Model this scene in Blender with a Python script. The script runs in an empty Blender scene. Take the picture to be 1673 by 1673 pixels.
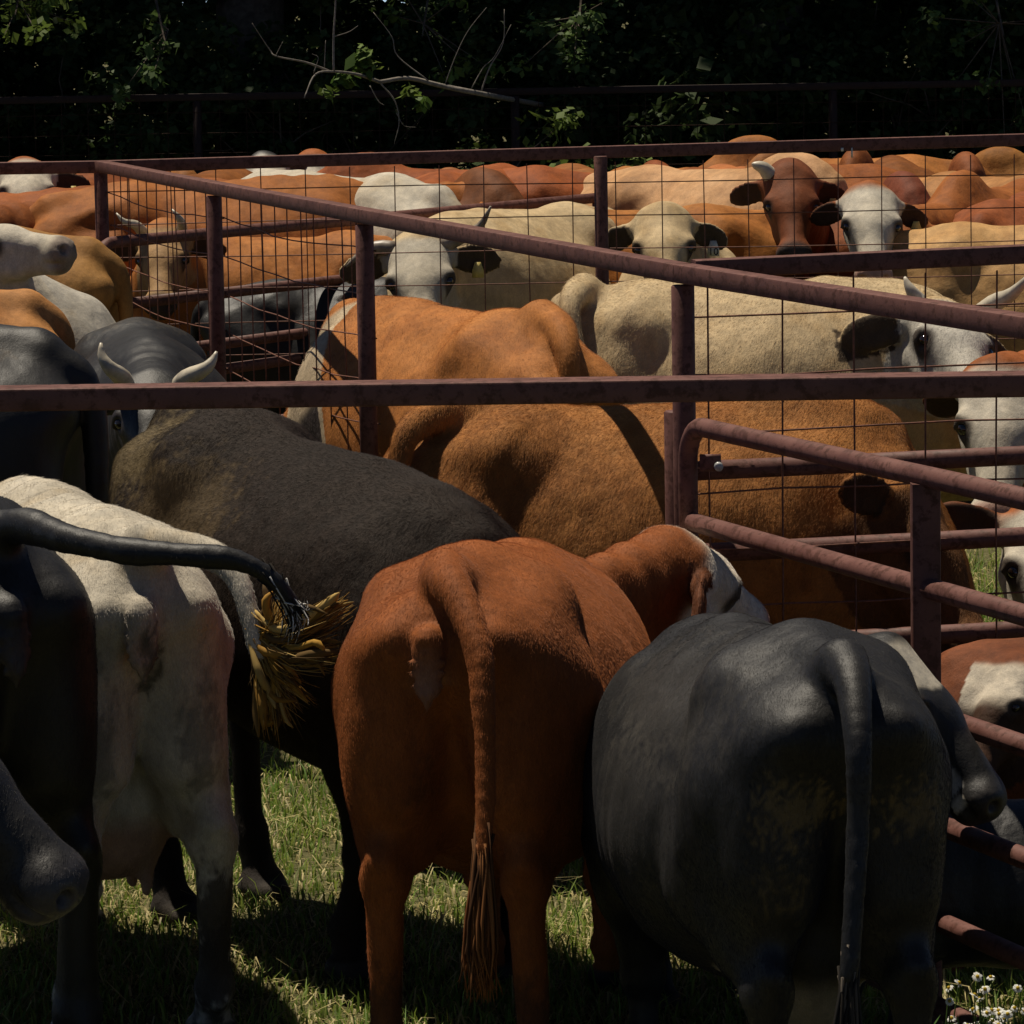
import bpy, bmesh, math, random
import numpy as np
from mathutils import Vector, Matrix, Quaternion

# ------------------------------------------------------------------ camera, sky, sun, exposure
SC = bpy.context.scene
COL = SC.collection
W0 = 1673.0                      # the photograph's width in pixels: f and every image position below are in these units
F_PX, HORIZON, CAM_H, ROLL = 6600.0, -9.0, 2.5, math.radians(1.0)
PITCH = math.atan((W0/2 - HORIZON)/F_PX)
FWD = np.array([0, math.cos(PITCH), -math.sin(PITCH)])
UP0 = np.array([0, math.sin(PITCH), math.cos(PITCH)])
RX0 = np.array([1.0, 0, 0])
RGT = RX0*math.cos(ROLL) - UP0*math.sin(ROLL)
UPV = UP0*math.cos(ROLL) + RX0*math.sin(ROLL)
CAM = np.array([0, 0, CAM_H])
cd = bpy.data.cameras.new('camera'); cam = bpy.data.objects.new('camera', cd); COL.objects.link(cam)
cd.sensor_width = 36; cd.lens = 36*F_PX/W0; cd.clip_start = 0.2; cd.clip_end = 2000
m = Matrix.Identity(4)
for i in range(3):
    m[i][0], m[i][1], m[i][2], m[i][3] = RGT[i], UPV[i], -FWD[i], CAM[i]
cam.matrix_world = m
SC.camera = cam

SUN_EL, SUN_AZ = math.radians(70), (-0.70, 0.714)          # sun beyond the pens and to the left
sdir = np.array([SUN_AZ[0]*math.cos(SUN_EL), SUN_AZ[1]*math.cos(SUN_EL), math.sin(SUN_EL)])
sl = bpy.data.lights.new('sun', 'SUN'); sl.energy = 5.0; sl.angle = math.radians(0.5); sl.color = (1.0, 0.90, 0.74)
so = bpy.data.objects.new('sun', sl); COL.objects.link(so)
so.rotation_euler = Vector(sdir).to_track_quat('Z', 'Y').to_euler()
wd = bpy.data.worlds.new('World'); SC.world = wd; wd.use_nodes = True
nt = wd.node_tree
sky = nt.nodes.new('ShaderNodeTexSky'); sky.sky_type = 'NISHITA'; sky.sun_disc = False
sky.altitude = 1500; sky.air_density = .35; sky.dust_density = .05; sky.ozone_density = .5; sky.sun_elevation = SUN_EL; sky.sun_rotation = math.atan2(sdir[0], sdir[1])
nt.links.new(sky.outputs[0], nt.nodes['Background'].inputs[0]); nt.nodes['Background'].inputs[1].default_value = 0.078
SC.view_settings.view_transform = 'Standard'; SC.view_settings.look = 'None'
SC.view_settings.exposure = 0.27; SC.view_settings.gamma = 1

# ------------------------------------------------------------------ helpers
def U(u, v, s):
    """A point of the place: seen at (u, v) in the photograph where one metre spans s pixels."""
    d = F_PX/s
    return CAM + d*(FWD + (u - W0/2)/F_PX*RGT - (v - W0/2)/F_PX*UPV)

def proj(p):
    q = np.asarray(p) - CAM; d = q @ FWD
    return W0/2 + F_PX*(q @ RGT)/d, W0/2 - F_PX*(q @ UPV)/d, F_PX/d

def nrm(v):
    v = np.asarray(v, float); return v/max(np.linalg.norm(v), 1e-9)

def tag(o, label=None, cat=None, group=None, kind=None):
    if label: o['label'] = label
    if cat: o['category'] = cat
    if group: o['group'] = group
    if kind: o['kind'] = kind
    return o

def mesh_obj(name, V, F, mat, parent=None, smooth=True, col=None, F3=None):
    """V (n,3) array, F (m,4) quads and/or F3 (k,3) triangles -> one linked mesh object."""
    V = np.asarray(V, np.float32)
    parts = []
    if F is not None and len(F): parts.append(np.asarray(F, np.int32))
    if F3 is not None and len(F3): parts.append(np.asarray(F3, np.int32))
    me = bpy.data.meshes.new(name)
    me.vertices.add(len(V)); me.vertices.foreach_set('co', V.ravel())
    li = np.concatenate([p.ravel() for p in parts]); me.loops.add(len(li)); me.loops.foreach_set('vertex_index', li)
    sizes = np.concatenate([np.full(len(p), p.shape[1], np.int32) for p in parts])
    st = np.concatenate([[0], np.cumsum(sizes)[:-1]]).astype(np.int32)
    me.polygons.add(len(sizes)); me.polygons.foreach_set('loop_start', st)
    me.update(calc_edges=True)
    if smooth: me.polygons.foreach_set('use_smooth', np.ones(len(sizes), bool))
    if col is not None:
        a = me.color_attributes.new('coat', 'FLOAT_COLOR', 'POINT')
        c = np.ones((len(V), 4), np.float32); c[:, :col.shape[1]] = col
        a.data.foreach_set('color', c.ravel())
    me.validate(); me.materials.append(mat)
    o = bpy.data.objects.new(name, me); COL.objects.link(o)
    if parent: o.parent = parent
    return o

def empty(name, loc=(0, 0, 0)):
    o = bpy.data.objects.new(name, None); COL.objects.link(o); o.location = loc; o.empty_display_size = 0.1
    return o

class MB:
    """Collects tubes, boxes and bars into one mesh."""
    def __init__(s): s.v = []; s.f = []; s.f3 = []; s.n = 0; s.c = []
    def add(s, V, F=(), F3=(), c=None):
        V = np.asarray(V, float)
        if len(F): s.f.append(np.asarray(F, int) + s.n)
        if len(F3): s.f3.append(np.asarray(F3, int) + s.n)
        s.v.append(V); s.n += len(V)
        if c is not None: s.c.append(np.tile(np.asarray(c, float), (len(V), 1)) if np.ndim(c) == 1 else c)
    def tube(s, pts, r, n=8, cap=True, c=None):
        pts = [np.asarray(p, float) for p in pts]; r = [r]*len(pts) if np.isscalar(r) else r
        t = nrm(pts[1] - pts[0]); a = nrm(np.cross(t, [0, 0, 1] if abs(t[2]) < .9 else [1, 0, 0]))
        V = []
        for i, p in enumerate(pts):
            if i == 0: t = nrm(pts[1] - pts[0])
            elif i == len(pts) - 1: t = nrm(pts[-1] - pts[-2])
            else: t = nrm(nrm(pts[i+1] - p) + nrm(p - pts[i-1]))
            a = nrm(a - (a @ t)*t); b = np.cross(t, a)
            for k in range(n):
                w = 2*math.pi*k/n; V.append(p + r[i]*(math.cos(w)*a + math.sin(w)*b))
        F = [(i*n + k, i*n + (k+1) % n, (i+1)*n + (k+1) % n, (i+1)*n + k) for i in range(len(pts)-1) for k in range(n)]
        F3 = []
        if cap:
            V.append(pts[0]); V.append(pts[-1]); L = len(V)
            F3 = [(L-2, (k+1) % n, k) for k in range(n)] + [(L-1, (len(pts)-1)*n + k, (len(pts)-1)*n + (k+1) % n) for k in range(n)]
        s.add(V, F, F3, c)
    def bar(s, a, b, w, h, bev=.006):
        """square tube with rounded edges from a to b, w wide, h high"""
        a = np.asarray(a, float); b = np.asarray(b, float); t = nrm(b - a)
        up = np.array([0, 0, 1.0]) if abs(t[2]) < .9 else np.array([0, 1.0, 0])
        x = nrm(np.cross(t, up)); y = np.cross(x, t)
        pr = []
        for sx, sy in ((1, 1), (-1, 1), (-1, -1), (1, -1)):
            c0 = (sx*(w/2 - bev), sy*(h/2 - bev)); base = math.atan2(sy, sx)
            for d in (-math.pi/4, 0, math.pi/4): pr.append((c0[0] + bev*math.cos(base + d)*(1 if d else 1), c0[1] + bev*math.sin(base + d)))
        n = len(pr)
        V = [p + q[0]*x + q[1]*y for p in (a, b) for q in pr]
        F = [(k, n + k, n + (k+1) % n, (k+1) % n) for k in range(n)]
        V += [a, b]
        F3 = [(2*n, k, (k+1) % n) for k in range(n)] + [(2*n+1, n + (k+1) % n, n + k) for k in range(n)]
        s.add(V, F, F3)
    def build(s, name, mat, parent=None, smooth=True):
        col = np.concatenate(s.c) if s.c else None
        return mesh_obj(name, np.concatenate(s.v), np.concatenate(s.f) if s.f else None, mat, parent, smooth, col, np.concatenate(s.f3) if s.f3 else None)

def auto_smooth(o, ang=35):
    me = o.data; bm = bmesh.new(); bm.from_mesh(me)
    for e in bm.edges:
        if len(e.link_faces) == 2: e.smooth = e.calc_face_angle(0) < math.radians(ang)
    bm.to_mesh(me); bm.free(); return o

# ------------------------------------------------------------------ value noise (numpy)
def _hash(ix, iy, iz, seed):
    h = (ix*374761393 + iy*668265263 + iz*2147483647 + seed*1274126177) & 0xffffffff
    h = ((h ^ (h >> 13))*1274126177) & 0xffffffff
    return ((h ^ (h >> 16)) & 0xffff)/65535.0

def vnoise(p, freq, seed=0, octaves=1):
    out = np.zeros(len(p)); amp = 1.0; tot = 0
    for o in range(octaves):
        q = np.asarray(p, float)*freq; i = np.floor(q).astype(np.int64); f = q - i; f = f*f*(3 - 2*f)
        r = 0
        for dx in (0, 1):
            for dy in (0, 1):
                for dz in (0, 1):
                    w = (f[:, 0] if dx else 1-f[:, 0])*(f[:, 1] if dy else 1-f[:, 1])*(f[:, 2] if dz else 1-f[:, 2])
                    r = r + w*_hash(i[:, 0]+dx, i[:, 1]+dy, i[:, 2]+dz, seed+o*17)
        out += amp*r; tot += amp; amp *= .5; freq = np.asarray(freq)*2.03
    return out/tot

def sstep(x, a, b):
    t = np.clip((x - a)/(b - a), 0, 1); return t*t*(3 - 2*t)

# ------------------------------------------------------------------ materials
def mat(name):
    m = bpy.data.materials.new(name); m.use_nodes = True
    return m, m.node_tree, m.node_tree.nodes['Principled BSDF']

def N(t, typ, **kw):
    n = t.nodes.new(typ)
    for k, v in kw.items(): setattr(n, k, v)
    return n

def noise(t, coord, scale, detail=4, rough=.6, vec=None):
    if vec is not None:
        mp = N(t, 'ShaderNodeMapping'); mp.inputs['Scale'].default_value = vec; t.links.new(coord, mp.inputs[0]); coord = mp.outputs[0]
    n = N(t, 'ShaderNodeTexNoise'); n.inputs['Scale'].default_value = scale; n.inputs['Detail'].default_value = detail; n.inputs['Roughness'].default_value = rough
    t.links.new(coord, n.inputs['Vector']); return n.outputs['Fac']

def ramp(t, fac, stops):
    r = N(t, 'ShaderNodeValToRGB'); e = r.color_ramp.elements
    while len(e) < len(stops): e.new(.5)
    for i, (p, c) in enumerate(stops): e[i].position = p; e[i].color = (*c, 1)
    t.links.new(fac, r.inputs[0]); return r.outputs[0]

def mixc(t, fac, a, b, mode='MIX'):
    n = N(t, 'ShaderNodeMix', data_type='RGBA', blend_type=mode)
    for sock, v in ((n.inputs[0], fac), (n.inputs[6], a), (n.inputs[7], b)):
        if hasattr(v, 'is_output'): t.links.new(v, sock)
        else: sock.default_value = v if not isinstance(v, tuple) else (*v, 1)
    return n.outputs[2]

def bump(t, h, strength, dist, b, prev=None):
    n = N(t, 'ShaderNodeBump'); n.inputs['Strength'].default_value = strength; n.inputs['Distance'].default_value = dist
    t.links.new(h, n.inputs['Height'])
    if prev: t.links.new(prev, n.inputs['Normal'])
    if b: t.links.new(n.outputs[0], b.inputs['Normal'])
    return n.outputs[0]

def coat_material(name, rough=.6, spec=.3, sheen=.0, fine=1.0, varamt=.35, sheen_tint=(1, 1, 1)):
    m, t, b = mat(name)
    at = N(t, 'ShaderNodeVertexColor', layer_name='coat'); oc = N(t, 'ShaderNodeTexCoord').outputs['Object']
    n1 = noise(t, oc, 26, 5, .65, (1.0, 1.0, .55)); n2 = noise(t, oc, 300, 4, .75, (.8, 1, .4)); n3 = noise(t, oc, 5, 3, .5)
    lo = 1 - varamt
    c = mixc(t, 1.0, at.outputs[0], ramp(t, n1, [(.3, (lo, lo, lo)), (.7, (1.12, 1.1, 1.06))]), 'MULTIPLY')
    c = mixc(t, 1.0, c, ramp(t, n2, [(.25, (lo, lo, lo*.98)), (.75, (1.2, 1.2, 1.2))]), 'MULTIPLY')
    c = mixc(t, 1.0, c, ramp(t, n3, [(.3, (.86, .84, .8)), (.7, (1.08, 1.08, 1.08))]), 'MULTIPLY')
    t.links.new(c, b.inputs['Base Color'])
    b.inputs['Roughness'].default_value = rough; b.inputs['Specular IOR Level'].default_value = spec
    b.inputs['Sheen Weight'].default_value = sheen; b.inputs['Sheen Roughness'].default_value = .45; b.inputs['Sheen Tint'].default_value = (*sheen_tint, 1)
    p = bump(t, noise(t, oc, 14, 3, .5), .25*fine, .02, None)
    p = bump(t, n1, .35*fine, .006, None, p)
    bump(t, n2, .5*fine, .0025, b, p)
    return m

COAT = coat_material('short_cattle_coat', .66, .12, .0, 1.2, .28)
COAT_BLACK = coat_material('glossy_black_coat', .5, .3, .01, .75, .35, (.8, .85, 1))
COAT_ROUGH = coat_material('thick_coat', .7, .12, .0, 1.6, .35)

def simple(name, color, rough=.5, spec=.5, var=.15, scale=40, bumpd=0.0):
    m, t, b = mat(name); oc = N(t, 'ShaderNodeTexCoord').outputs['Object']
    n = noise(t, oc, scale, 4)
    t.links.new(ramp(t, n, [(.3, tuple(c*(1-var) for c in color)), (.7, tuple(min(1, c*(1+var)) for c in color))]), b.inputs['Base Color'])
    b.inputs['Roughness'].default_value = rough; b.inputs['Specular IOR Level'].default_value = spec
    if bumpd: bump(t, n, .6, bumpd, b)
    return m

def attr_mat(name, rough=.7, trans=0.0, spec=.25):
    m, t, b = mat(name); at = N(t, 'ShaderNodeVertexColor', layer_name='coat')
    t.links.new(at.outputs[0], b.inputs['Base Color']); b.inputs['Roughness'].default_value = rough; b.inputs['Specular IOR Level'].default_value = spec
    if trans:
        tr = N(t, 'ShaderNodeBsdfTranslucent'); t.links.new(at.outputs[0], tr.inputs[0])
        mx = N(t, 'ShaderNodeMixShader'); mx.inputs[0].default_value = trans
        t.links.new(b.outputs[0], mx.inputs[1]); t.links.new(tr.outputs[0], mx.inputs[2])
        t.links.new(mx.outputs[0], t.nodes['Material Output'].inputs[0])
    return m

def steel_paint(name, base, worn, rust):
    m, t, b = mat(name); oc = N(t, 'ShaderNodeTexCoord').outputs['Object']
    n1 = noise(t, oc, 9, 6, .65); n2 = noise(t, oc, 120, 4, .7); n3 = noise(t, oc, 34, 5, .7)
    c = ramp(t, n1, [(.32, base), (.62, worn)])
    c = mixc(t, ramp(t, n3, [(.5, (0, 0, 0)), (.6, (1, 1, 1))]), c, rust)
    c = mixc(t, ramp(t, n2, [(.60, (0, 0, 0)), (.75, (.6, .6, .6))]), c, (.03, .014, .01))
    t.links.new(c, b.inputs['Base Color'])
    t.links.new(ramp(t, n1, [(.3, (.5, .5, .5)), (.7, (.75, .75, .75))]), b.inputs['Roughness'])
    b.inputs['Specular IOR Level'].default_value = .2
    p = bump(t, n2, .3, .0015, None); bump(t, n3, .3, .002, b, p)
    return m

STEEL = steel_paint('red_oxide_paint', (.090, .037, .029), (.135, .060, .048), (.066, .026, .018))
STEEL_SHADE = steel_paint('shade_dark_paint', (.016, .008, .007), (.022, .011, .009), (.012, .006, .005))  # pen paint in a darker copy: the wood's shade put into the colour
WIRE_SHADE = simple('shade_dark_wire', (.03, .014, .01), .8, .1, .4, 60)  # wire darkened the same way for the shaded far fence
WIRE = simple('rusty_wire', (.13, .05, .03), .65, .3, .5, 60)
BOLT = simple('zinc_bolt', (.3, .3, .29), .35, .6)
HORN = simple('horn_keratin', (.42, .37, .28), .42, .5, .3, 18, .002)
HORN_DARK = simple('dark_horn_keratin', (.2, .16, .12), .45, .5, .5, 14, .002)
EYE = simple('wet_dark_eye', (.012, .008, .006), .08, .7)
TAG = simple('ear_tag_plastic', (.55, .43, .13), .5, .4, .2, 50)
TAG_PALE = simple('pale_ear_tag_plastic', (.5, .5, .42), .5, .4, .2, 50)
INK = simple('black_ink', (.01, .01, .01), .6, .3)
HAIR = attr_mat('hair_strands', .8, .1, .1)
LEAF = attr_mat('leaf', .6, .35, .15)
GRASS = attr_mat('grass_blade', .6, .3, .3)
BARK = simple('bark', (.07, .055, .04), .9, .2, .5, 14, .02)
DEADWOOD = simple('bleached_dead_wood', (.17, .15, .125), .85, .2, .4, 25, .004)
# ------------------------------------------------------------------ cattle: one signed-distance body per animal, turned into one mesh
class Field:
    def __init__(s, lo, hi, h):
        s.o = np.asarray(lo, float); s.h = h; s.n = np.ceil((np.asarray(hi) - s.o)/h).astype(int) + 1
        s.F = np.full(s.n, 9.0, np.float32)
        s.ax = [(s.o[i] + h*np.arange(s.n[i])).astype(np.float32) for i in range(3)]
    def _put(s, lo, hi, fn, k, sub=False):
        m = k + 2.5*s.h
        i0 = np.maximum(np.floor((np.asarray(lo) - m - s.o)/s.h).astype(int), 0)
        i1 = np.minimum(np.ceil((np.asarray(hi) + m - s.o)/s.h).astype(int) + 1, s.n)
        if np.any(i1 <= i0): return
        sl = tuple(slice(a, b) for a, b in zip(i0, i1))
        X = s.ax[0][sl[0]][:, None, None]; Y = s.ax[1][sl[1]][None, :, None]; Z = s.ax[2][sl[2]][None, None, :]
        d = fn(X, Y, Z); A = s.F[sl]
        if sub: d = -d; hh = np.maximum(k - np.abs(A - d), 0)/k; s.F[sl] = np.maximum(A, d) + hh*hh*k*.25
        else: hh = np.maximum(k - np.abs(A - d), 0)/k; s.F[sl] = np.minimum(A, d) - hh*hh*k*.25
    def cone(s, a, b, ra, rb, k=.05, sub=False):
        a = np.asarray(a, np.float32); b = np.asarray(b, np.float32); ba = b - a; bb = max(float(ba @ ba), 1e-9)
        def fn(X, Y, Z):
            t = np.clip(((X-a[0])*ba[0] + (Y-a[1])*ba[1] + (Z-a[2])*ba[2])/bb, 0, 1)
            return np.sqrt((X-a[0]-t*ba[0])**2 + (Y-a[1]-t*ba[1])**2 + (Z-a[2]-t*ba[2])**2) - (ra + (rb-ra)*t)
        s._put(np.minimum(a-ra, b-rb), np.maximum(a+ra, b+rb), fn, k, sub)
    def sph(s, c, r, k=.05, sub=False): s.cone(c, np.asarray(c)+1e-4, r, r, k, sub)
    def ell(s, c, r, k=.05, sub=False, axes=None):
        c = np.asarray(c, float); r = np.asarray(r, float); R = np.eye(3) if axes is None else np.asarray(axes, float)
        ext = np.sqrt(((R*r[:, None])**2).sum(0))
        def fn(X, Y, Z):
            k0 = 0; k1 = 0
            for i in range(3):
                q = ((X-c[0])*R[i, 0] + (Y-c[1])*R[i, 1] + (Z-c[2])*R[i, 2]).astype(np.float32)/r[i]
                k0 = k0 + q*q; k1 = k1 + (q/r[i])**2
            k0 = np.sqrt(k0); return k0*(k0-1)/np.maximum(np.sqrt(k1), 1e-6)
        s._put(c-ext, c+ext, fn, k, sub)
    def chain(s, pts, rs, k=.03):
        for i in range(len(pts)-1): s.cone(pts[i], pts[i+1], rs[i], rs[i+1], k)
    def mesh(s, smooth=1):
        F = s.F; h = s.h
        Z = s.ax[2]; F = np.maximum(F, -(Z[None, None, :]) - .0)          # soles flat on the ground
        F[0] = F[-1] = 1; F[:, 0] = F[:, -1] = 1; F[:, :, 0] = F[:, :, -1] = 1
        ins = F < 0
        cnt = np.zeros(np.array(F.shape)-1, np.int8)
        offs = [(i, j, k) for i in (0, 1) for j in (0, 1) for k in (0, 1)]
        nx, ny, nz = F.shape
        for i, j, k in offs: cnt += ins[i:nx-1+i, j:ny-1+j, k:nz-1+k]
        act = np.argwhere((cnt > 0) & (cnt < 8)); M = len(act)
        val = {o: F[act[:, 0]+o[0], act[:, 1]+o[1], act[:, 2]+o[2]] for o in offs}
        P = np.zeros((M, 3)); C = np.zeros(M)
        for o in offs:
            for a in range(3):
                if o[a] == 0:
                    q = list(o); q[a] = 1; v0 = val[o]; v1 = val[tuple(q)]; m = (v0 < 0) != (v1 < 0)
                    t = np.where(m, v0/np.where(m, v0 - v1, 1), 0)
                    for x in range(3): P[:, x] += np.where(m, o[x] + (t if x == a else 0), 0)
                    C += m
        V = s.o + h*(act + P/C[:, None])
        idx = np.full(cnt.shape, -1, np.int32); idx[act[:, 0], act[:, 1], act[:, 2]] = np.arange(M)
        Q = []
        for a in range(3):
            b, c = (a+1) % 3, (a+2) % 3
            s0 = [slice(1, -1)]*3; s0[a] = slice(0, -1); s1 = list(s0); s1[a] = slice(1, None)
            A = ins[tuple(s0)]; B = ins[tuple(s1)]
            e = np.argwhere(A != B); flip = A[e[:, 0], e[:, 1], e[:, 2]]
            e = e + np.array([0 if i == a else 1 for i in range(3)])
            def at(db, dc):
                q = e.copy(); q[:, b] -= db; q[:, c] -= dc; return idx[q[:, 0], q[:, 1], q[:, 2]]
            quad = np.stack([at(1, 1), at(0, 1), at(0, 0), at(1, 0)], 1)
            quad[~flip] = quad[~flip][:, ::-1]; Q.append(quad)
        Q = np.concatenate(Q); Q = Q[(Q >= 0).all(1)]
        for it in range(smooth):
            S = np.zeros_like(V); D = np.zeros(len(V))
            for i in range(4):
                i0, i1 = Q[:, i], Q[:, (i+1) % 4]
                for x in range(3): S[:, x] += np.bincount(i0, V[i1, x], len(V)) + np.bincount(i1, V[i0, x], len(V))
                D += np.bincount(i0, minlength=len(V)) + np.bincount(i1, minlength=len(V))
            V = V + .5*(S/np.maximum(D, 1)[:, None] - V)
        return V, Q

def vnormals(V, Q):
    n = np.cross(V[Q[:, 2]] - V[Q[:, 0]], V[Q[:, 3]] - V[Q[:, 1]]); S = np.zeros_like(V)
    for i in range(4):
        for x in range(3): S[:, x] += np.bincount(Q[:, i], n[:, x], len(V))
    return S/np.maximum(np.linalg.norm(S, axis=1), 1e-9)[:, None]

BLACKC, DARKB = (.011, .0105, .011), (.021, .0135, .0095)
RED, ORANGE, TAN = (.255, .078, .020), (.36, .138, .036), (.42, .245, .10)
CREAM, WHITE, GREYW = (.47, .36, .215), (.47, .43, .36), (.40, .38, .34)
PINK, MUZ_DARK = (.42, .25, .2), (.05, .04, .038)
STYLES = {   # coat, face, muzzle, ears, lower legs
    'red': (RED, None, MUZ_DARK, None, None), 'dark_red': ((.16, .05, .019), None, MUZ_DARK, None, None),
    'orange': (ORANGE, None, MUZ_DARK, None, None), 'light_orange': ((.40, .185, .062), None, MUZ_DARK, None, None),
    'tan': (TAN, None, PINK, None, None), 'cream': (CREAM, None, PINK, None, None),
    'cream_grey': (CREAM, GREYW, PINK, None, None), 'white': (WHITE, None, PINK, None, None),
    'grey_white': ((.42, .395, .35), WHITE, PINK, None, None),
    'black': (BLACKC, None, MUZ_DARK, None, None), 'black_brown': (DARKB, None, MUZ_DARK, None, (.02, .015, .012)),
    'brown': ((.34, .140, .036), (.14, .06, .02), MUZ_DARK, None, (.06, .03, .015)),
    'red_white_face': (RED, WHITE, PINK, (.12, .04, .015), None), 'orange_white_face': (ORANGE, WHITE, PINK, ORANGE, None),
    'black_white_face': (BLACKC, WHITE, MUZ_DARK, BLACKC, None),
}

def make_cow(name, label, style, at, s, head, anchor='hip', sc=None, h=.0125, fat=.34, hump=0.0, belly=0.0, thin=0.0, dew=.5,
             poll=None, muz=None, face=None, lpoll=(1.12, 0, 1.22), lface=(0, -38), hs=1.0, neck=1.0,
             ear=(.35, .12), earlen=1.0, tail='hang', tailr=1.0, legs=(0, 0, 0, 0), pitch=0.0, udder=0.0, horns=None, hornmat=None,
             dirt_and_shade=(), white=None, material=None, smooth=2, group='cattle crowded in the pens', eartag=None, wrinkle=0.5, seed=0,
             vulva=0.0, switch=None, tuft=None, cat='cow', hornpix=None, fuzz=None, wid=1.0, bony=.6, facefn=None, ear2=None, facecol=None, muzcol=None, extra=None, facecut=-.03):
    AN = {'hip': (-.48, 0, 1.29), 'tail': (-.80, 0, 1.235), 'withers': (.42, 0, 1.285 + .12*hump), 'ground': (0, 0, 0), 'poll': lpoll}
    tp = math.tan(math.radians(pitch)); a = np.array(AN[anchor]); a[2] -= np.clip(a[0], -.9, .6)*tp; P0 = U(at[0], at[1], s)
    if anchor == 'ground': sc = sc or 1.0
    elif sc is None: sc = P0[2]/a[2]
    hd = math.radians(head); ch, sh = math.cos(hd), math.sin(hd)
    R = np.array([[ch, -sh, 0], [sh, ch, 0], [0, 0, 1]])
    loc = P0 - R @ (a*sc); loc[2] = 0
    def L(p):                                              # place -> the animal's own axes, before the body tips forward by pitch
        q = (R.T @ (np.asarray(p) - loc))/sc; q[2] += np.clip(q[0], -.9, .6)*tp; return q
    def fin(b):
        for q in b.v: q[:, 2] -= np.clip(q[:, 0], -.9, .6)*tp
        return b
    rnd = random.Random(seed + int(abs(at[0])*7 + abs(at[1])*13))
    # ---- head frame
    PL = L(U(*poll)) if poll else np.array(lpoll, float)
    if muz: f = nrm(L(U(*muz)) - PL)
    else:
        ya, pa = math.radians(lface[0]), math.radians(lface[1]); f = np.array([math.cos(ya)*math.cos(pa), math.sin(ya)*math.cos(pa), math.sin(pa)])
    if face is not None: fh = math.radians(face) - hd; hv = np.array([math.cos(fh), math.sin(fh), 0])
    else: hv = nrm([f[0], f[1], 0]) if np.hypot(f[0], f[1]) > .15 else np.array([1.0, 0, 0])
    l = np.cross([0, 0, 1.0], hv); l = nrm(l - (l @ f)*f); n = np.cross(f, l)
    H = lambda x, y, z: PL + hs*(x*f + y*l + z*n)
    hx = np.array([f, l, n])
    # ---- tail path
    if isinstance(tail, str):
        if tail == 'hang': tpts = [(-.78, 0, 1.2), (-.87, .0, 1.13), (-.90, .01, .98), (-.895, .02, .75), (-.88, .025, .5)]
        elif tail == 'side': tpts = [(-.78, 0, 1.2), (-.88, .02, 1.12), (-.93, .07, .95), (-.92, .1, .72), (-.9, .08, .5)]
        else: tpts = []
        tpts = [np.array(p) for p in tpts]
    else: tpts = [L(U(*p)) for p in tail]
    lo = np.array([-1.05, -.62, -.04]); hi = np.array([.95, .62, 1.45 + .14*hump])
    ext = [H(.0, .22, .30), H(.0, -.22, .30), H(-.25, .25, -.2), H(-.25, -.25, -.2), H(.6, 0, 0), H(0, .42, 0), H(0, -.42, 0), H(0, 0, .16), H(.4, 0, -.25), H(-.1, 0, 0)] + tpts
    lo = np.minimum(lo, np.min(ext, 0) - .09); hi = np.maximum(hi, np.max(ext, 0) + .09)
    lo[2] = -.04
    G = Field(lo, hi, h/sc)
    mn = 1.2*h/sc                                         # thinnest radius the grid holds
    K = lambda z0, p: (p[0], p[1], p[2])
    # ---- trunk
    bz = .86 - .03*belly
    G.ell((.0, 0, bz), (.70, fat, .40 + .04*belly), .08)
    G.ell((.20, 0, bz + .01), (.48, fat*.97, .385), .08)
    G.ell((-.12, 0, bz - .05), (.46, fat*1.04, .36 + .05*belly), .08)
    G.cone((-.48, 0, 1.13), (.38, 0, 1.12), .14, .15, .10)
    G.cone((-.74, 0, 1.222), (.40, 0, 1.248), .042 - .01*thin, .036, .045)
    G.cone((-.44, 0, 1.10), (-.70, 0, 1.06), .205 - .03*thin, .165, .08)
    for sd in (1, -1):
        G.cone((-.46, sd*.16*wid, 1.165), (-.43, sd*(.165 + .04*bony + .015*thin)*wid, 1.15), .07 - .02*thin, .05 - .012*thin, .10)
        G.cone((-.74, sd*.10, 1.09), (-.82, sd*.115, 1.07), .07, .055 - .01*thin, .07)
        G.ell((-.56, sd*.145*wid, .84), (.25, (.125 - .02*thin)*wid, .36), .08)
        G.cone((-.72, sd*.115*wid, 1.02), (-.74, sd*.13*wid, .70), .105 - .02*thin, .08, .08)
        G.ell((.46, sd*.18, .90), (.17, .11, .30), .10, axes=((.95, 0, .3), (0, 1, 0), (-.3, 0, .95)))
        G.cone((.62, sd*.17, .80), (.60, sd*.16, .74), .11, .10, .07)
    G.ell((.42, 0, .85), (.33, .27, .40), .08)
    G.cone((.20, 0, 1.19), (.52, 0, 1.17), .095, .10, .08)
    G.ell((.66, 0, .72), (.17, .13, .19), .07)
    if hump: G.ell((.40, 0, 1.24 + .05*hump), (.21, .10, .09 + .10*hump), .06, axes=((.97, 0, -.22), (0, 1, 0), (.22, 0, .97)))
    # hollows: flank before the hips, behind the shoulder
    for sd in (1, -1):
        G.ell((-.33, sd*(fat + .07 - .03*bony), 1.06), (.12, .07 + .02*thin, .09), .10, sub=True)
        if thin: G.ell((-.62, sd*.235, 1.12), (.09, .05, .05), .07, sub=True)
        if fat < .37: G.ell((.25, sd*(fat + .06), .98), (.07, .05, .2), .08, sub=True)
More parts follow.
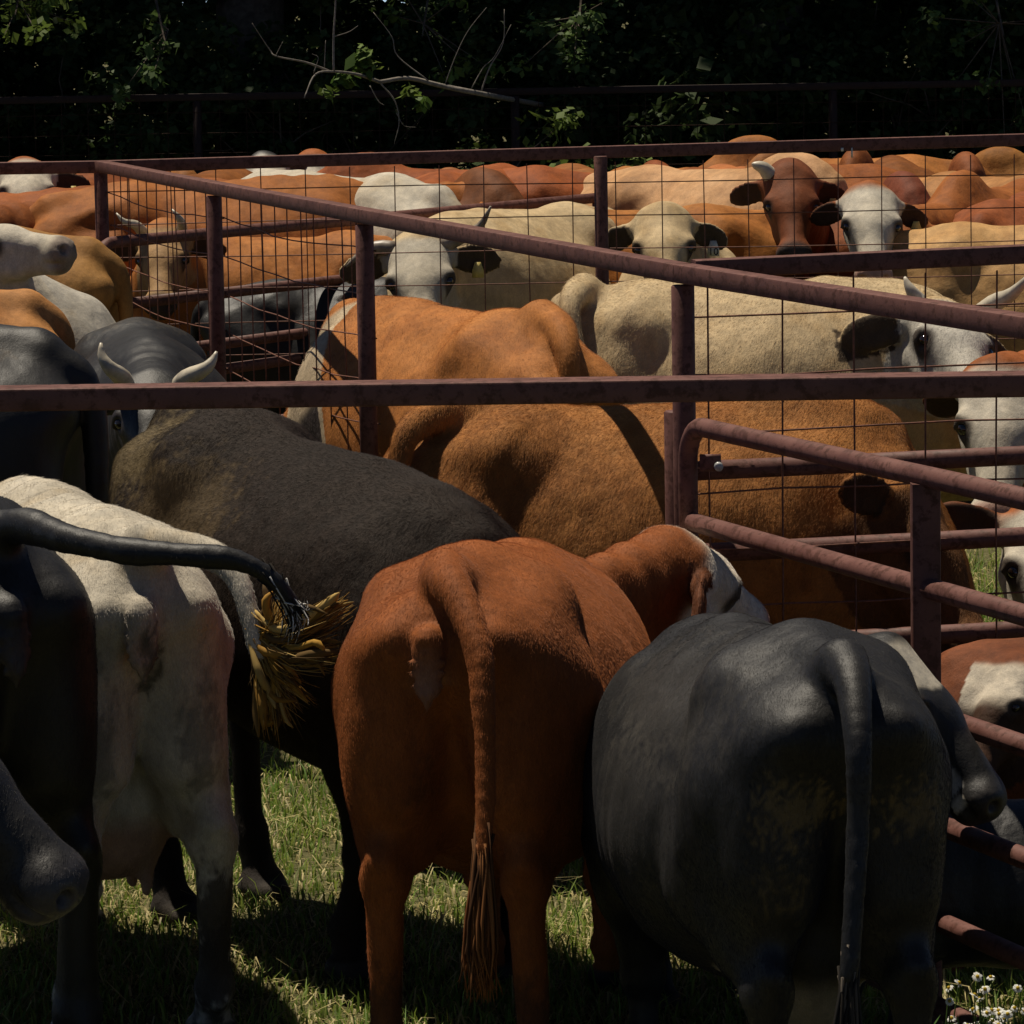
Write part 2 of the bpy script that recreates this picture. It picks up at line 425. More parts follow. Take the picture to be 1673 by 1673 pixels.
    # ---- legs: front left, front right, hind left, hind right; legs[] shifts each foot along the body (or (dx, dy))
    for i, sd in enumerate((1, -1)):
        q = legs[i]; dx, dy = q if isinstance(q, tuple) else (q, 0)
        S = lambda x, y, z: (x + dx*(1 - z/.8), sd*y + dy*(1 - z/.8), z)
        G.cone(S(.60, .18, .80), S(.47, .19, .62), .12, .095, .06)
        G.cone(S(.47, .185, .64), S(.52, .16, .38), .088, .052, .05)
        G.sph(S(.527, .16, .365), .055, .03); G.cone(S(.525, .16, .33), S(.52, .16, .15), .041, .036, .03)
        G.sph(S(.525, .16, .14), .046, .02); G.cone(S(.53, .16, .13), S(.56, .16, .06), .042, .042, .02)
        for c in (.026, -.026): G.cone(S(.565, .16+c, .035), S(.625, .16+c*.8, .018), .04, .026, .012)
        q = legs[2+i]; dx, dy = q if isinstance(q, tuple) else (q, 0)
        G.cone((-.56, sd*.14*wid, .94), S(-.40, .165*wid, .72), .16, .12, .07)
        G.cone(S(-.43, .165, .72), S(-.73, .165, .50), .115, .06, .06)
        G.sph(S(-.755, .165, .49), .056, .03); G.cone(S(-.62, .15, .74), S(-.805, .165, .535), .06, .028, .05)
        G.cone(S(-.76, .165, .46), S(-.735, .165, .17), .046, .039, .03)
        G.sph(S(-.735, .165, .15), .049, .02); G.cone(S(-.73, .165, .14), S(-.69, .165, .06), .044, .044, .02)
        for c in (.027, -.027): G.cone(S(-.685, .165+c, .035), S(-.62, .165+c*.8, .018), .042, .028, .012)
        G.sph(S(-.775, .165, .115), .022, .02)
    if udder:
        G.ell((-.40, 0, .53), (.19, .15, .13 + .05*udder), .06)
        for tx, ty in ((-.34, .07), (-.34, -.07), (-.48, .07), (-.48, -.07)): G.cone((tx, ty, .43), (tx, ty, .35 - .02*udder), .025, .016, .03)
    # ---- rear: cleft between the buttocks, vulva
    G.cone((-.89, 0, .95), (-.88, 0, .55), .03, .05, .08, sub=True)
    if vulva:
        vx = -.876 - .03*(wid - 1); vy = .03; vz = 1.03
        G.cone((vx, vy, vz + .05), (vx - .006, vy, vz - .03), .034, .03, .03)
        for q in range(6):
            pz = vz + .05 - .024*q; w_ = .036 - .004*abs(q - 2) + rnd.uniform(-.004, .004); t_ = rnd.uniform(-.008, .008)
            for c in (1, -1): G.cone((vx - .026, vy + c*.008, pz + t_), (vx - .016, vy + c*w_, pz - .008 - t_), .0125, .009, .004)
        G.cone((vx - .02, vy, vz - .07), (vx - .026, vy, vz - .115), .02, .007, .015)
        G.cone((vx - .04, vy, vz - .0), (vx - .04, vy, vz - .07), .007, .007, .01, sub=True)
    # ---- neck
    N0 = np.array([.46, 0, 1.06]); thr = H(.05, 0, -.16); mid = (N0 + PL)/2
    G.cone((.42, 0, 1.13), H(-.02, 0, -.075), .13*neck, .085, .08)
    G.cone((.50, 0, .98), H(.0, 0, -.13), .20*neck, .105, .08)
    G.cone((.60, 0, .84), thr, .18*neck, .09, .08)
    if dew: 
        a0 = np.array([.70, 0, .60]); a1 = H(.10, 0, -.20); mm = (a0 + a1)/2 - np.array([.0, 0, .07*dew])
        G.chain([a0, mm, a1], [max(.05, mn), max(.03, mn), max(.03, mn)], .09)
    # ---- head
    eax = []
    G.cone(H(.0, 0, -.07), H(.20, 0, -.075), .092*hs, .088*hs, .03)
    for sd in (1, -1):
        G.cone(H(.015, sd*.055, -.06), H(.17, sd*.062, -.07), .068*hs, .06*hs, .03)
        G.sph(H(.16, sd*.102, -.055), .032*hs, .03); G.cone(H(.10, sd*.055, -.16), H(.26, sd*.04, -.165), .062*hs, .04*hs, .04)
        G.sph(H(.468, sd*.040, -.088), .033*hs, .03)
    G.cone(H(.18, 0, -.068), H(.43, 0, -.082), .074*hs, .056*hs, .05)
    G.cone(H(.13, 0, -.15), H(.42, 0, -.145), .06*hs, .043*hs, .05)
    G.ell(H(.452, 0, -.105), np.array((.058, .078, .064))*hs, .04, axes=hx)
    G.ell(H(.44, 0, -.158), np.array((.05, .052, .03))*hs, .02, axes=hx)
    for sd in (1, -1):
        G.ell(H(.502, sd*.047, -.082), np.array((.03, .019, .018))*hs, .012, sub=True, axes=hx)
        G.sph(H(.184, sd*.120, -.056), .024*hs, .02, sub=True); G.cone(H(.168, sd*.112, -.038), H(.172, sd*.128, -.07), .012*hs, .009*hs, .015)
        G.cone(H(.38, sd*.082, -.138), H(.50, sd*.05, -.142), .011*hs, .009*hs, .012, sub=True)
        # ears
        dr, bk = ear2 if (ear2 and sd > 0) else ear; eo = nrm(sd*l*math.cos(dr) - n*math.sin(dr) - f*bk); b0 = H(.02, sd*.10, -.075); el = .22*earlen*hs
        e3 = nrm(f*.65 + n*.5 - l*sd*.15); e3 = nrm(e3 - (e3 @ eo)*eo); e2 = np.cross(eo, e3); th = max(.016*hs, mn*.95)
        eax.append((b0, eo, el, e3))
        G.cone(b0, b0 + eo*.07*hs, .036*hs, .034*hs, .03)
        G.ell(b0 + eo*el*.56, (el*.50, .062*hs*earlen, th), .02, axes=(eo, e2, e3))
        G.ell(b0 + eo*el*.50 + e3*.022*hs, (el*.36, .036*hs, .016*hs), .015, sub=True, axes=(eo, e2, e3))
    # ---- tail
    if len(tpts):
        tl = bez(tpts, 22); kk = 21
        rs = [max(mn, tailr*(.021 + .030*(1 - i/kk)**1.7 )) for i in range(kk+1)]
        G.cone(tl[0], tl[2], rs[0]*1.05, rs[2], .05); G.chain(tl[1:], rs[1:], .006)
    if extra: extra(G, H, L)
    V, Q = G.mesh(smooth)
    nr = vnormals(V, Q)
    # ---- skin folds and muscle relief
    hf = (V - PL)/hs; cf, cl, cn = hf @ f, hf @ l, hf @ n
    nk = sstep(V[:, 0], .45, .62)*sstep(-cf, -.10, .08)
    if wrinkle:
        ax = nrm(PL - N0); tt = (V - N0) @ ax
        w = np.sin(tt*62 + 3*vnoise(V, 6, 3))*nk
        V = V + nr*(w*.007*wrinkle)[:, None]
    d = (vnoise(V, 5, 5 + seed, 2) - .5)*.012 + (vnoise(V, (11, 11, 6), 15 + seed, 3) - .5)*.010 + (vnoise(V, (16, 16, 5), 9, 1) - .5)*.004
    rb = np.sin(V[:, 0]*46 + V[:, 2]*8)*np.exp(-((V[:, 0] - .02)/.26)**2)*np.exp(-((V[:, 2] - .88)/.2)**2)*(.0025 + .006*thin)
    if thin: rb = rb + np.exp(-(V[:, 1]/.05)**2)*(V[:, 2] > 1.15)*np.sin(V[:, 0]*60)*.006*thin
    inhead = sstep(cf, -.05, .04)
    d = d*1.0
    V = V + nr*((d*(1 - .75*inhead) + rb*(1 - inhead)))[:, None]
    if pitch: V[:, 2] = np.maximum(V[:, 2] - np.clip(V[:, 0], -.9, .6)*tp*sstep(V[:, 2], .0, .5), 0)
    # ---- coat colours (markings, dirt, and shading put into some patches)
    base, fc, mz, ec, lc = STYLES[style]
    if facecol: fc = facecol
    if 'white' not in style and group.startswith('herd'): kb = rnd.uniform(.68, 1.12); base = (base[0]*kb, base[1]*kb*rnd.uniform(.85, 1.12), base[2]*kb*rnd.uniform(.85, 1.25))
    if muzcol: mz = muzcol
    c = np.tile(np.array(base), (len(V), 1))
    nz = vnoise(V, 9, 21 + seed, 3)
    c *= (.84 + .32*vnoise(V, 3.2, 31 + seed, 2))[:, None]
    def lay(mask, colr, amt=1.0):
        nonlocal c
        c = c + (np.asarray(colr) - c)*(np.clip(mask, 0, 1)*amt)[:, None]
    if style in ('red', 'orange', 'brown', 'dark_red', 'light_orange', 'tan'):
        lay(sstep(nz, .5, .75), np.array(base)*np.array((.72, .66, .6)), .7)
        lay(sstep(nz, .5, .25), np.array(base)*np.array((1.15, 1.25, 1.4)), .5)
    if style in ('cream', 'cream_grey', 'white', 'grey_white'):
        lay(sstep(nz, .52, .8), np.array(base)*np.array((.8, .72, .6)), .7)
    ishead = sstep(cf, facecut, facecut + .06)*(np.abs(cl) < .15)*(cn > -.32)*(cn < .16)*((cf < .62))
    if fc is not None: lay(ishead*sstep(cf + .10*(vnoise(V, 11, 77+seed, 2) - .5), facecut, facecut + .05), fc)
    isear = np.zeros(len(V), bool)
    for b0_, e_, el_, e3_ in eax:
        q = V - b0_; t_ = q @ e_; isear |= (t_ > .045*hs)*(t_ < el_*1.12)*(np.linalg.norm(q - t_[:, None]*e_, axis=1) < .075*hs)*(np.abs(q @ e3_) < .032*hs)
    if ec is not None: lay(isear*1.0, ec)
    lay(isear*(nr @ nrm(f + .5*n) > .55)*1.0, (.03, .018, .012) if style != 'white' else (.2, .14, .1), .9)
    lay(sstep(cf, .43, .475)*(np.abs(cl) < .12)*(cn > -.3), mz)
    lay(sstep(.056 - np.hypot(cf - .186, (cn + .07)*.9), 0, .02)*(np.abs(cl) > .062), (.03, .02, .016), .9)
    if lc is not None: lay(sstep(.75 - V[:, 2] + .2*(nz - .5), 0, .25)*(np.abs(V[:, 0]) > .35), lc)
    lay(sstep(.062 - V[:, 2], 0, .012), (.055, .047, .04))
    if facefn:
        for mk, colr in facefn(cf, cl, cn, V, nz): lay(mk*ishead, colr)
    if udder: lay(sstep(.58 - V[:, 2], 0, .08)*(np.hypot(V[:, 0] + .41, V[:, 1]) < .24)*(np.abs(V[:, 1]) < .17)*(V[:, 2] > .3), (.36, .22, .16) if style != 'black' else (.30, .26, .2), .9 if style != 'black' else .75)
    if vulva: lay(np.exp(-((V[:, 2] - .985 - .8*tp)/.07)**2 - ((V[:, 1] - .03)/.042)**2)*(V[:, 0] < -.83), (.33, .18, .12) if style != 'black' else (.05, .04, .04), .8)
    for (cx, cy, cz, rad, colr, amt) in dirt_and_shade:  # patches of dirt, and of shading put into the coat colour
        dd = np.linalg.norm((V - np.array((cx, cy, cz)))/np.asarray(rad), axis=1)
        lay(sstep(1.0 - dd + .8*(vnoise(V, 24, 5+seed, 3) - .5) + (2.4 if colr is OCHRE else .9)*(vnoise(V, (150, 150, 110) if colr is OCHRE else (95, 95, 60), 6+seed, 2) - .5), 0, .5), colr, amt)
    for (cx, cy, cz, rad, colr) in (white or ()):
        dd = np.linalg.norm((V - np.array((cx, cy, cz)))/np.asarray(rad), axis=1)
        lay(sstep(1.0 - dd + .5*(vnoise(V, 12, 8+seed, 2) - .5), 0, .06), colr)
    mt = material or (COAT_BLACK if style in ('black', 'black_white_face') else COAT)
    o = mesh_obj(name, V, Q, mt, None, True, np.clip(c, 0, 1))
    o.location = loc; o.rotation_euler = (0, 0, hd); o.scale = (sc, sc, sc)
    tag(o, label, cat, group)
    # ---- eyes, horns, ear tag, tail switch, tuft: parts of the animal
    for sd in (1, -1):
        b = MB(); c0 = H(.182, sd*.102, -.056); r0 = .023*hs
        for i in range(7):
            th = math.pi*i/6; rr = max(r0*math.sin(th), 1e-4)
            b.v.append(np.array([c0 + r0*math.cos(th)*n*0.8 + rr*math.cos(p)*f + rr*math.sin(p)*l for p in np.linspace(0, 2*math.pi, 10, endpoint=False)]))
        b.f.append(np.array([(i*10+k, (i+1)*10+k, (i+1)*10+(k+1) % 10, i*10+(k+1) % 10) for i in range(6) for k in range(10)])); b.n = 70
        fin(b).build('eye', EYE, o)
    if horns:
        for sd in (1, -1):
            spec = horns.get('L' if sd > 0 else 'R')
            if spec is None: continue
            if horns.get('pix'): pts = [L(U(*p)) for p in spec]; pts[0] = H(.01, sd*.09, -.03)
            else: pts = [H(a_, sd*b_, c_) for a_, b_, c_ in [(.01, .09, -.03)] + list(spec)]
            pts = bez(pts, 10); r0 = horns.get('r', .032)*hs
            b = MB(); b.tube(pts, [r0*(1 - .88*(i/(len(pts)-1))**1.3) for i in range(len(pts))], 10); fin(b).build('horn', hornmat or HORN, o)
    if eartag:
        sd, txt, pale = eartag; dr, bk = ear; eo = nrm(sd*l*math.cos(dr) - n*math.sin(dr) - f*bk); b0 = H(.02, sd*.10, -.075)
        cc = b0 + eo*.13*hs + nrm(f*.65 + n*.5)*.03 - np.array([0, 0, .01]); fw = nrm(f*.6 + n*.3 + hv*.6); dn = np.array([0, 0, -1.0]); dn = nrm(dn - (dn @ fw)*fw); wd_ = np.cross(dn, fw)
        hw, hh = .028/sc, .075/sc
        pr = [(-.5, 0), (-.8, .35), (-1, .55), (-1, 1), (1, 1), (1, .55), (.8, .35), (.5, 0)]
        V2 = [cc + x*hw*wd_ + y*hh*dn + z*fw*.004 for z in (0, 1) for x, y in pr]
        tg = mesh_obj('ear_tag', np.array(V2), np.array([(i, (i+1) % 8, 8+(i+1) % 8, 8+i) for i in range(8)] + [(8, 9, 14, 15), (9, 10, 13, 14), (10, 11, 12, 13), (7, 6, 1, 0), (6, 5, 2, 1), (5, 4, 3, 2)]), TAG_PALE if pale else TAG, o, False)
        if txt:
            tc = bpy.data.curves.new('tag_number', 'FONT'); tc.body = txt; tc.size = .05/sc; tc.align_x = 'CENTER'; tc.align_y = 'CENTER'; tc.extrude = .0006
            tmp = bpy.data.objects.new('tag_text', tc); COL.objects.link(tmp); bpy.context.view_layer.update()
            tm = bpy.data.meshes.new_from_object(tmp.evaluated_get(bpy.context.evaluated_depsgraph_get())); bpy.data.objects.remove(tmp); tm.name = 'tag_number'
            to = bpy.data.objects.new('tag_number', tm); COL.objects.link(to); to.parent = tg; tm.materials.clear(); tm.materials.append(INK)
            M = Matrix.Identity(4); xx = -wd_; cpos = cc + hh*.72*dn + fw*.0065
            for i in range(3): M[i][0], M[i][1], M[i][2], M[i][3] = np.cross(-dn, fw)[i], (-dn)[i], fw[i], cpos[i]
            to.matrix_local = M
    if switch:
        b = MB(); p0 = tpts[-1]; sw = nrm(tpts[-1] - tpts[-2]); nS, ln, colr, spread, dirs = switch[:5]; nrope = switch[5] if len(switch) > 5 else 0
        for i in range(nS):
            if dirs:
                tgt = L(U(*dirs[i % len(dirs)])); e = tgt + np.array([rnd.gauss(0, spread) for _ in range(3)])
                m1 = (p0*.6 + e*.4) + np.array([rnd.gauss(0, spread*.6) for _ in range(3)])
            else:
                dd = nrm(sw*.5 + np.array([rnd.gauss(0, spread), rnd.gauss(0, spread), -1.0])); e = p0 + dd*ln*rnd.uniform(.6, 1.05); m1 = p0 + (dd + sw*.3)*ln*.45 + np.array([rnd.gauss(0, .012), rnd.gauss(0, .012), 0])
            st = p0 - sw*rnd.uniform(0, .12) + np.array([rnd.gauss(0, .008) for _ in range(3)])
            k = rnd.uniform(.6, 1.25); cc = np.array(colr[i % len(colr)])*k
            if dirs and i < nrope:
                w1 = p0*.72 + e*.28 + np.array([rnd.gauss(0, .013) for _ in range(3)]); w2 = p0*.3 + e*.7 + np.array([rnd.gauss(0, .017) for _ in range(3)]); k2 = rnd.uniform(.3, .95)
                b.tube(bez([st, w1, w2, e], 12), [k2*q for q in (.004, .006, .009, .012, .0135, .0125, .0145, .013, .014, .011, .008, .002)], 7, True, np.array(colr[i % len(colr)])*k)
            else: b.tube(bez([st, m1, e], 6), [.0035, .0045, .004, .003, .002, .0006] if not dirs else [.002, .002, .0018, .0014, .001, .0004], 4, True, cc)
        fin(b).build('tail_switch', HAIR, o)
    if tuft:
        b = MB(); cnt, ln, colr = tuft
        for i in range(cnt):
            st = H(rnd.uniform(-.03, .09), rnd.gauss(0, .035), rnd.uniform(.005, .02)); e = st + hs*(f*rnd.uniform(-.02, ln) + n*rnd.uniform(.0, ln*.5) + l*rnd.gauss(0, ln*.5))
            b.tube([st, (st+e)/2 + n*.008, e], [.0022, .002, .0006], 4, True, np.array(colr)*rnd.uniform(.7, 1.2))
        fin(b).build('forelock', HAIR, o)
    if fuzz: add_fuzz(o, V, Q, vnormals(V, Q), np.clip(c, 0, 1), fuzz, sc, hd, loc)
    return o

def bez(pts, n):
    """smooth curve through the given points (Catmull-Rom), n samples"""
    P = [np.asarray(p, float) for p in pts]; P = [2*P[0]-P[1]] + P + [2*P[-1]-P[-2]]; out = []
    for t in np.linspace(0, len(P)-3-1e-6, n):
        i = int(t); u = t - i; a, b_, c_, d = P[i:i+4]
        out.append(.5*((2*b_) + (c_-a)*u + (2*a-5*b_+4*c_-d)*u*u + (3*b_-a-3*c_+d)*u**3))
    return out
# ------------------------------------------------------------------ ground
def ground_material():
    m, t, b = mat('pasture_soil'); oc = N(t, 'ShaderNodeTexCoord').outputs['Object']
    n1 = noise(t, oc, .9, 5, .6); n2 = noise(t, oc, 14, 5, .7); n3 = noise(t, oc, 120, 3, .7)
    c = ramp(t, n1, [(.35, (.055, .06, .02)), (.65, (.10, .088, .04))])
    c = mixc(t, ramp(t, n2, [(.42, (0, 0, 0)), (.62, (.85, .85, .85))]), c, (.13, .115, .055))
    c = mixc(t, 1.0, c, ramp(t, n3, [(.3, (.45, .45, .45)), (.7, (1.3, 1.3, 1.3))]), 'MULTIPLY')
    t.links.new(c, b.inputs['Base Color']); b.inputs['Roughness'].default_value = .95; b.inputs['Specular IOR Level'].default_value = .1
    bump(t, n2, .6, .03, b, bump(t, n3, .6, .01, None)); return m
gx = np.concatenate([np.linspace(-900, -8, 12), np.linspace(-6, 6, 25), np.linspace(8, 900, 12)])
gy = np.concatenate([np.linspace(-300, 2, 6), np.linspace(4, 24, 41), np.linspace(27, 1500, 20)])
gv = np.array([(x, y, 0) for y in gy for x in gx]); nx_ = len(gx)
gf = np.array([(j*nx_+i, j*nx_+i+1, (j+1)*nx_+i+1, (j+1)*nx_+i) for j in range(len(gy)-1) for i in range(nx_-1)])
tag(mesh_obj('ground', gv, gf, ground_material()), kind='structure')

def blades(name, regions, seed, hmul=1.0):
    rg = np.random.default_rng(seed); VV = []; FF = []; CC = []; n0 = 0
    for (x0, x1, y0, y1, dens, hgt, straw) in regions:
        k = int((x1-x0)*(y1-y0)*dens)
        x = rg.uniform(x0, x1, k); y = rg.uniform(y0, y1, k)
        p = np.stack([x, y, 0*x], 1); cl = vnoise(p, 2.1, 3, 3); keep = rg.random(k) < .35 + 1.1*(cl - .2); p = p[keep]; cl = cl[keep]; k = len(p)
        dry = rg.random(k) < straw*(.5 + 1.3*vnoise(p, 1.3, 44, 2))
        hh = hgt*hmul*rg.lognormal(0, .38, k)*(.55 + .9*cl); wd_ = rg.uniform(.0016, .0036, k)
        az = rg.uniform(0, 2*np.pi, k); lean = np.where(dry, rg.uniform(.7, 2.2, k), rg.uniform(.1, 1.0, k)); hh = np.where(dry, hh*.8, hh)
        dx = np.stack([np.cos(az), np.sin(az), 0*az], 1); pw = az + rg.uniform(-.6, .6, k) + np.pi/2; wx = np.stack([np.cos(pw), np.sin(pw), 0*az], 1)*wd_[:, None]
        mid = p + dx*(lean*hh*.32)[:, None]; mid[:, 2] += hh*.62; tip = p + dx*(lean*hh)[:, None]; tip[:, 2] += np.where(dry, hh*.45, hh*.95)
        V = np.stack([p - wx, p + wx, mid - wx*.8, mid + wx*.8, tip], 1).reshape(-1, 3)
        i = n0 + 5*np.arange(k)
        FF.append(np.concatenate([np.stack([i, i+1, i+3], 1), np.stack([i, i+3, i+2], 1), np.stack([i+2, i+3, i+4], 1)]))
        g = np.array((.11, .215, .03)); yv = np.array((.27, .32, .06)); st = np.array((.45, .38, .17))
        t = rg.random((k, 1)); c = g*(1-t) + yv*t; c = np.where(dry[:, None], st*rg.uniform(.5, 1.15, (k, 1)), c*rg.uniform(.6, 1.2, (k, 1)))
        VV.append(V); CC.append(np.repeat(c, 5, 0)); n0 += 5*k
    return mesh_obj(name, np.concatenate(VV), None, GRASS, None, False, np.concatenate(CC), np.concatenate(FF))
tag(blades('grass', [(-1.7, 2.1, 8.2, 12.9, 6500, .045, .32), (-2.0, 2.6, 12.9, 17.5, 2200, .06, .3), (-4.5, 4.5, 17.5, 31, 220, .06, .3), (-6, -1.7, 7, 15, 600, .05, .3), (2.1, 6, 7, 15, 700, .06, .3), (-2, 2.1, 6.5, 8.2, 1200, .05, .3)], 1), kind='stuff')
tag(blades('tall_grass', [(1.05, 1.75, 11.6, 14.8, 1500, .13, .35), (-.95, .6, 9.4, 12.0, 22, .13, .1), (-1.3, 1.3, 9.0, 12.4, 60, .12, .9)], 2), kind='stuff')

# ------------------------------------------------------------------ steel pipe fences
TUBE = .056
def lvl(P, z):
    P = np.array(P); d = P - CAM; return CAM + d*((z - CAM_H)/d[2])      # the same line of sight met at height z
def rail(name, a, b, parent, w=TUBE, h=TUBE): return auto_smooth((lambda m: (m.bar(a, b, w, h), m.build(name, STEEL, parent))[1])(MB()))
def post(x, y, top, parent, r=.031, name='post'):
    b = MB(); b.tube([(x, y, -.3), (x, y, top - .004), (x, y, top)], [r, r, r*.9], 16); return b.build(name, STEEL, parent)
def pipe(name, pts, r, parent, n=14): b = MB(); b.tube(pts, r, n); return b.build(name, STEEL, parent)
def wire_panel(parent, a, b, top, nrow, dx=.2032, dz=.152, r=.0027, sag=0.0, seed=0, off=0.05):
    """welded stock panel from a to b: uprights every 8 inches, strands every 6"""
    rg = random.Random(seed); a = np.array([a[0], a[1], 0.]); b = np.array([b[0], b[1], 0.]); Ld = np.linalg.norm(b - a); t = (b-a)/Ld; m = MB()
    k = int((Ld - off)/dx)
    zs = [top - dz*(i + .75) for i in range(nrow)]
    wob = lambda: rg.gauss(0, .003)
    for i in range(k+1):
        p = a + t*(off + i*dx); pts = [p + (wob(), wob(), top - .02), p + np.array((wob(), wob(), (top + zs[-1])/2)), p + (wob(), wob(), zs[-1])]
        m.tube(pts, r, 5, False)
    for z in zs:
        pts = [a + t*(Ld*j/8) + np.array((wob()*1.5, wob()*1.5 , z + wob()*1.2 - sag*math.sin(math.pi*j/8))) for j in range(9)]
        pts = [p + np.array([0, 2*r, 0]) for p in pts]; m.tube(pts, r, 5, False)
    return m.build('wire_panel', WIRE, parent)

ZR = CAM_H - .747                                  # rail height
C0 = lvl(U(172, 281, 355), ZR)                     # the corner where three runs meet
def at_s(u, s, z):                                 # point at height z, seen at column u where a metre spans s pixels
    P = U(u, 600, s); return np.array([P[0], P[1], z])
C0 = at_s(174, 356, ZR)
P1, P2, P3 = at_s(357, 408, ZR), at_s(600, 474, ZR), at_s(1117, 612, ZR)
P4 = at_s(1730, 755, ZR)
P985 = at_s(986, 355, ZR)
BR = at_s(1900, 352, ZR + .035)
g_f = 'steel pens of the stockyard'
e = tag(empty('pipe_fence', (C0[0], C0[1], 0)), 'rear red-brown fence with wire mesh in front of the back herd', 'fence', g_f)
def rel(o, root): o.location = -np.array(root.location); return o
rel(rail('top_rail', C0 + (-2.2, 0.05, 0), C0, e), e); rel(rail('top_rail', C0, BR + (0, 0, .015), e), e)
zr_ = lambda x: ZR + .05*max(0, (x - C0[0]))/(BR[0] - C0[0])
for q in (C0, P985, at_s(1760, 353, ZR), at_s(-120, 357, ZR)): rel(post(q[0], q[1], zr_(q[0]) - TUBE/2 + .012, e), e)
rel(wire_panel(e, C0 + (0.03, -.035, 0), BR + (1.0, -.035, 0), ZR, 10, seed=1, off=.09), e)
e2 = tag(empty('pipe_fence', (P1[0], P1[1], 0)), 'diagonal red-brown fence with round posts coming forward from the far left corner', 'fence', g_f)
for a_, b_ in ((C0, P1), (P1, P2), (P2, P3), (P3, P4)):
    d = nrm(b_ - a_); rel(rail('top_rail', a_ + d*.0 + (0, 0, .004), b_ + d*.012 + (0, 0, .004), e2, .06, .05), e2)
for q in (P1, P2, P3, P4): rel(post(q[0], q[1], ZR - TUBE/2, e2), e2)
off = np.array([.035, -.01, 0])
rel(wire_panel(e2, C0 + off, P1 + off, ZR, 10, seed=2, sag=.03, off=.1), e2); rel(wire_panel(e2, P1 + off, P2 + off, ZR, 10, seed=3, sag=.03, off=.07), e2)
e3 = tag(empty('pipe_fence', (P3[0], P3[1], 0)), 'right-hand fence of dark pipes and wire mesh between the gate and the cream horned cow', 'fence', g_f)
Q0, Q1 = P3 + (0.03, .02, .012), at_s(1800, 588, ZR + .025)
rel(rail('top_rail', Q0, Q1 + (1.0, 0, .02), e3, .06, .05), e3)
for z in (1.215, .99, .73, .42):
    a_ = np.array([Q0[0], Q0[1]+.07, z]); b_ = np.array([Q1[0]+.9, Q1[1]+.07, z + .012]); rel(pipe('pipe_rail', [a_, b_], .0265, e3), e3)
for q in (Q1,): rel(post(q[0], q[1], ZR - TUBE/2, e3), e3)
rel(wire_panel(e3, Q0 + (0, .035, 0), Q1 + (.8, .035, 0), ZR, 8, dz=.158, r=.0028, seed=4, off=.04), e3)

# the nearest rail: its posts stand outside the picture
SF = 862
F0, F1 = U(-400, 651, SF*.985), U(2100, 620, SF)
F0[2] = F1[2] = 0; zf = 1.775
ef = tag(empty('pipe_fence', (F0[0], F0[1], 0)), 'nearest single square rail crossing the picture above the black cows', 'fence', g_f)
A_, B_ = U(0, 651, SF*.985), U(1673, 627, SF)
d_ = nrm(B_ - A_); rel(rail('top_rail', A_ - d_*1.3, B_ + d_*1.3, ef, .085, .044), ef)
for q in (A_ - d_*1.1, B_ + d_*1.1): rel(post(q[0], q[1], q[2] - .032, ef), ef)

# front gate: bent pipe frame
G0 = at_s(1122, 628, 0); G1 = at_s(1640, 742, 0); gd = nrm(G1 - G0); Lg = 3.2
gt = tag(empty('pipe_gate', G0), 'red pipe gate with a rounded corner coming forward at the right edge', 'gate', g_f)
def gp(dist, z): return gd*dist + np.array([0, 0, z])
zt = U(1125, 694, 628)[2]
arc = [gp(.0, .15), gp(0, zt-.12)] + [gp(.10 - .10*math.cos(w), zt - .10 + .10*math.sin(w)) for w in np.linspace(.15, math.pi/2, 7)] + [gp(.3, zt), gp(1.5, zt + .004), gp(Lg, zt + .0)]
pipe('frame', arc, .0255, gt, 16)
for v in (855, 1040, 1200, 1345, 1475):
    z = U(1125, v, 628)[2]; pipe('pipe_rail', [gp(.03, z), gp(Lg, z - .0)], .0245, gt, 16)
br = U(1490, 1000, 709); db = np.linalg.norm((br - G0)[:2])
auto_smooth((lambda m: (m.bar(gp(db, .1), gp(db, zt - .012), .066, .05), m.build('brace', STEEL, gt))[1])(MB()))
b = MB(); hz = U(1150, 757, 628)[2]; b.bar(np.array([.03, -.02, hz]), np.array([.085, -.025, hz]), .016, .045); b.build('hinge', STEEL, gt)
b = MB(); b.tube([np.array([.078, -.05, hz-.008]), np.array([.078, -.015, hz-.008])], .012, 10); b.build('hinge_bolt', BOLT, gt)
hp = U(1106, 690, 608); gpst = empty('gate_post', (hp[0], hp[1] + .02, 0)); tag(gpst, 'short round gate post left of the gate corner under the front rail', 'post', g_f)
post(0, 0, U(1101, 672, 608)[2], gpst, .034, 'pole')

# swung-open gate behind the diagonal fence
T0 = at_s(166, 362, 0); T1 = at_s(978, 306, 0); td = nrm(T1 - T0); Lt = np.linalg.norm(T1 - T0)
tg_ = tag(empty('pipe_gate', T0), 'long pipe gate standing behind the mesh of the diagonal fence', 'gate', g_f)
zz = [U(190, 394, 360)[2], U(190, 497, 360)[2], U(374, 562, 349)[2], .78, .5]
tp_ = lambda d, z: td*d + np.array([0, 0, z])
pipe('frame', [tp_(0, .2), tp_(0, zz[0]-.12)] + [tp_(.1 - .1*math.cos(w), zz[0] - .1 + .1*math.sin(w)) for w in np.linspace(.15, math.pi/2, 7)] + [tp_(Lt/2, zz[0]), tp_(Lt, zz[0])], .027, tg_)
for z in zz[1:]: pipe('pipe_rail', [tp_(.03, z), tp_(Lt, z)], .026, tg_)
for dd in (Lt*.5, Lt): pipe('brace', [tp_(dd, .2), tp_(dd, zz[0]-.02)], .022, tg_)
for z in (zz[0]-.22, zz[0]-.5): b = MB(); b.tube([tp_(-.0, z-.03), tp_(0, z+.03)], .036, 12); b.build('hinge', STEEL, tg_)

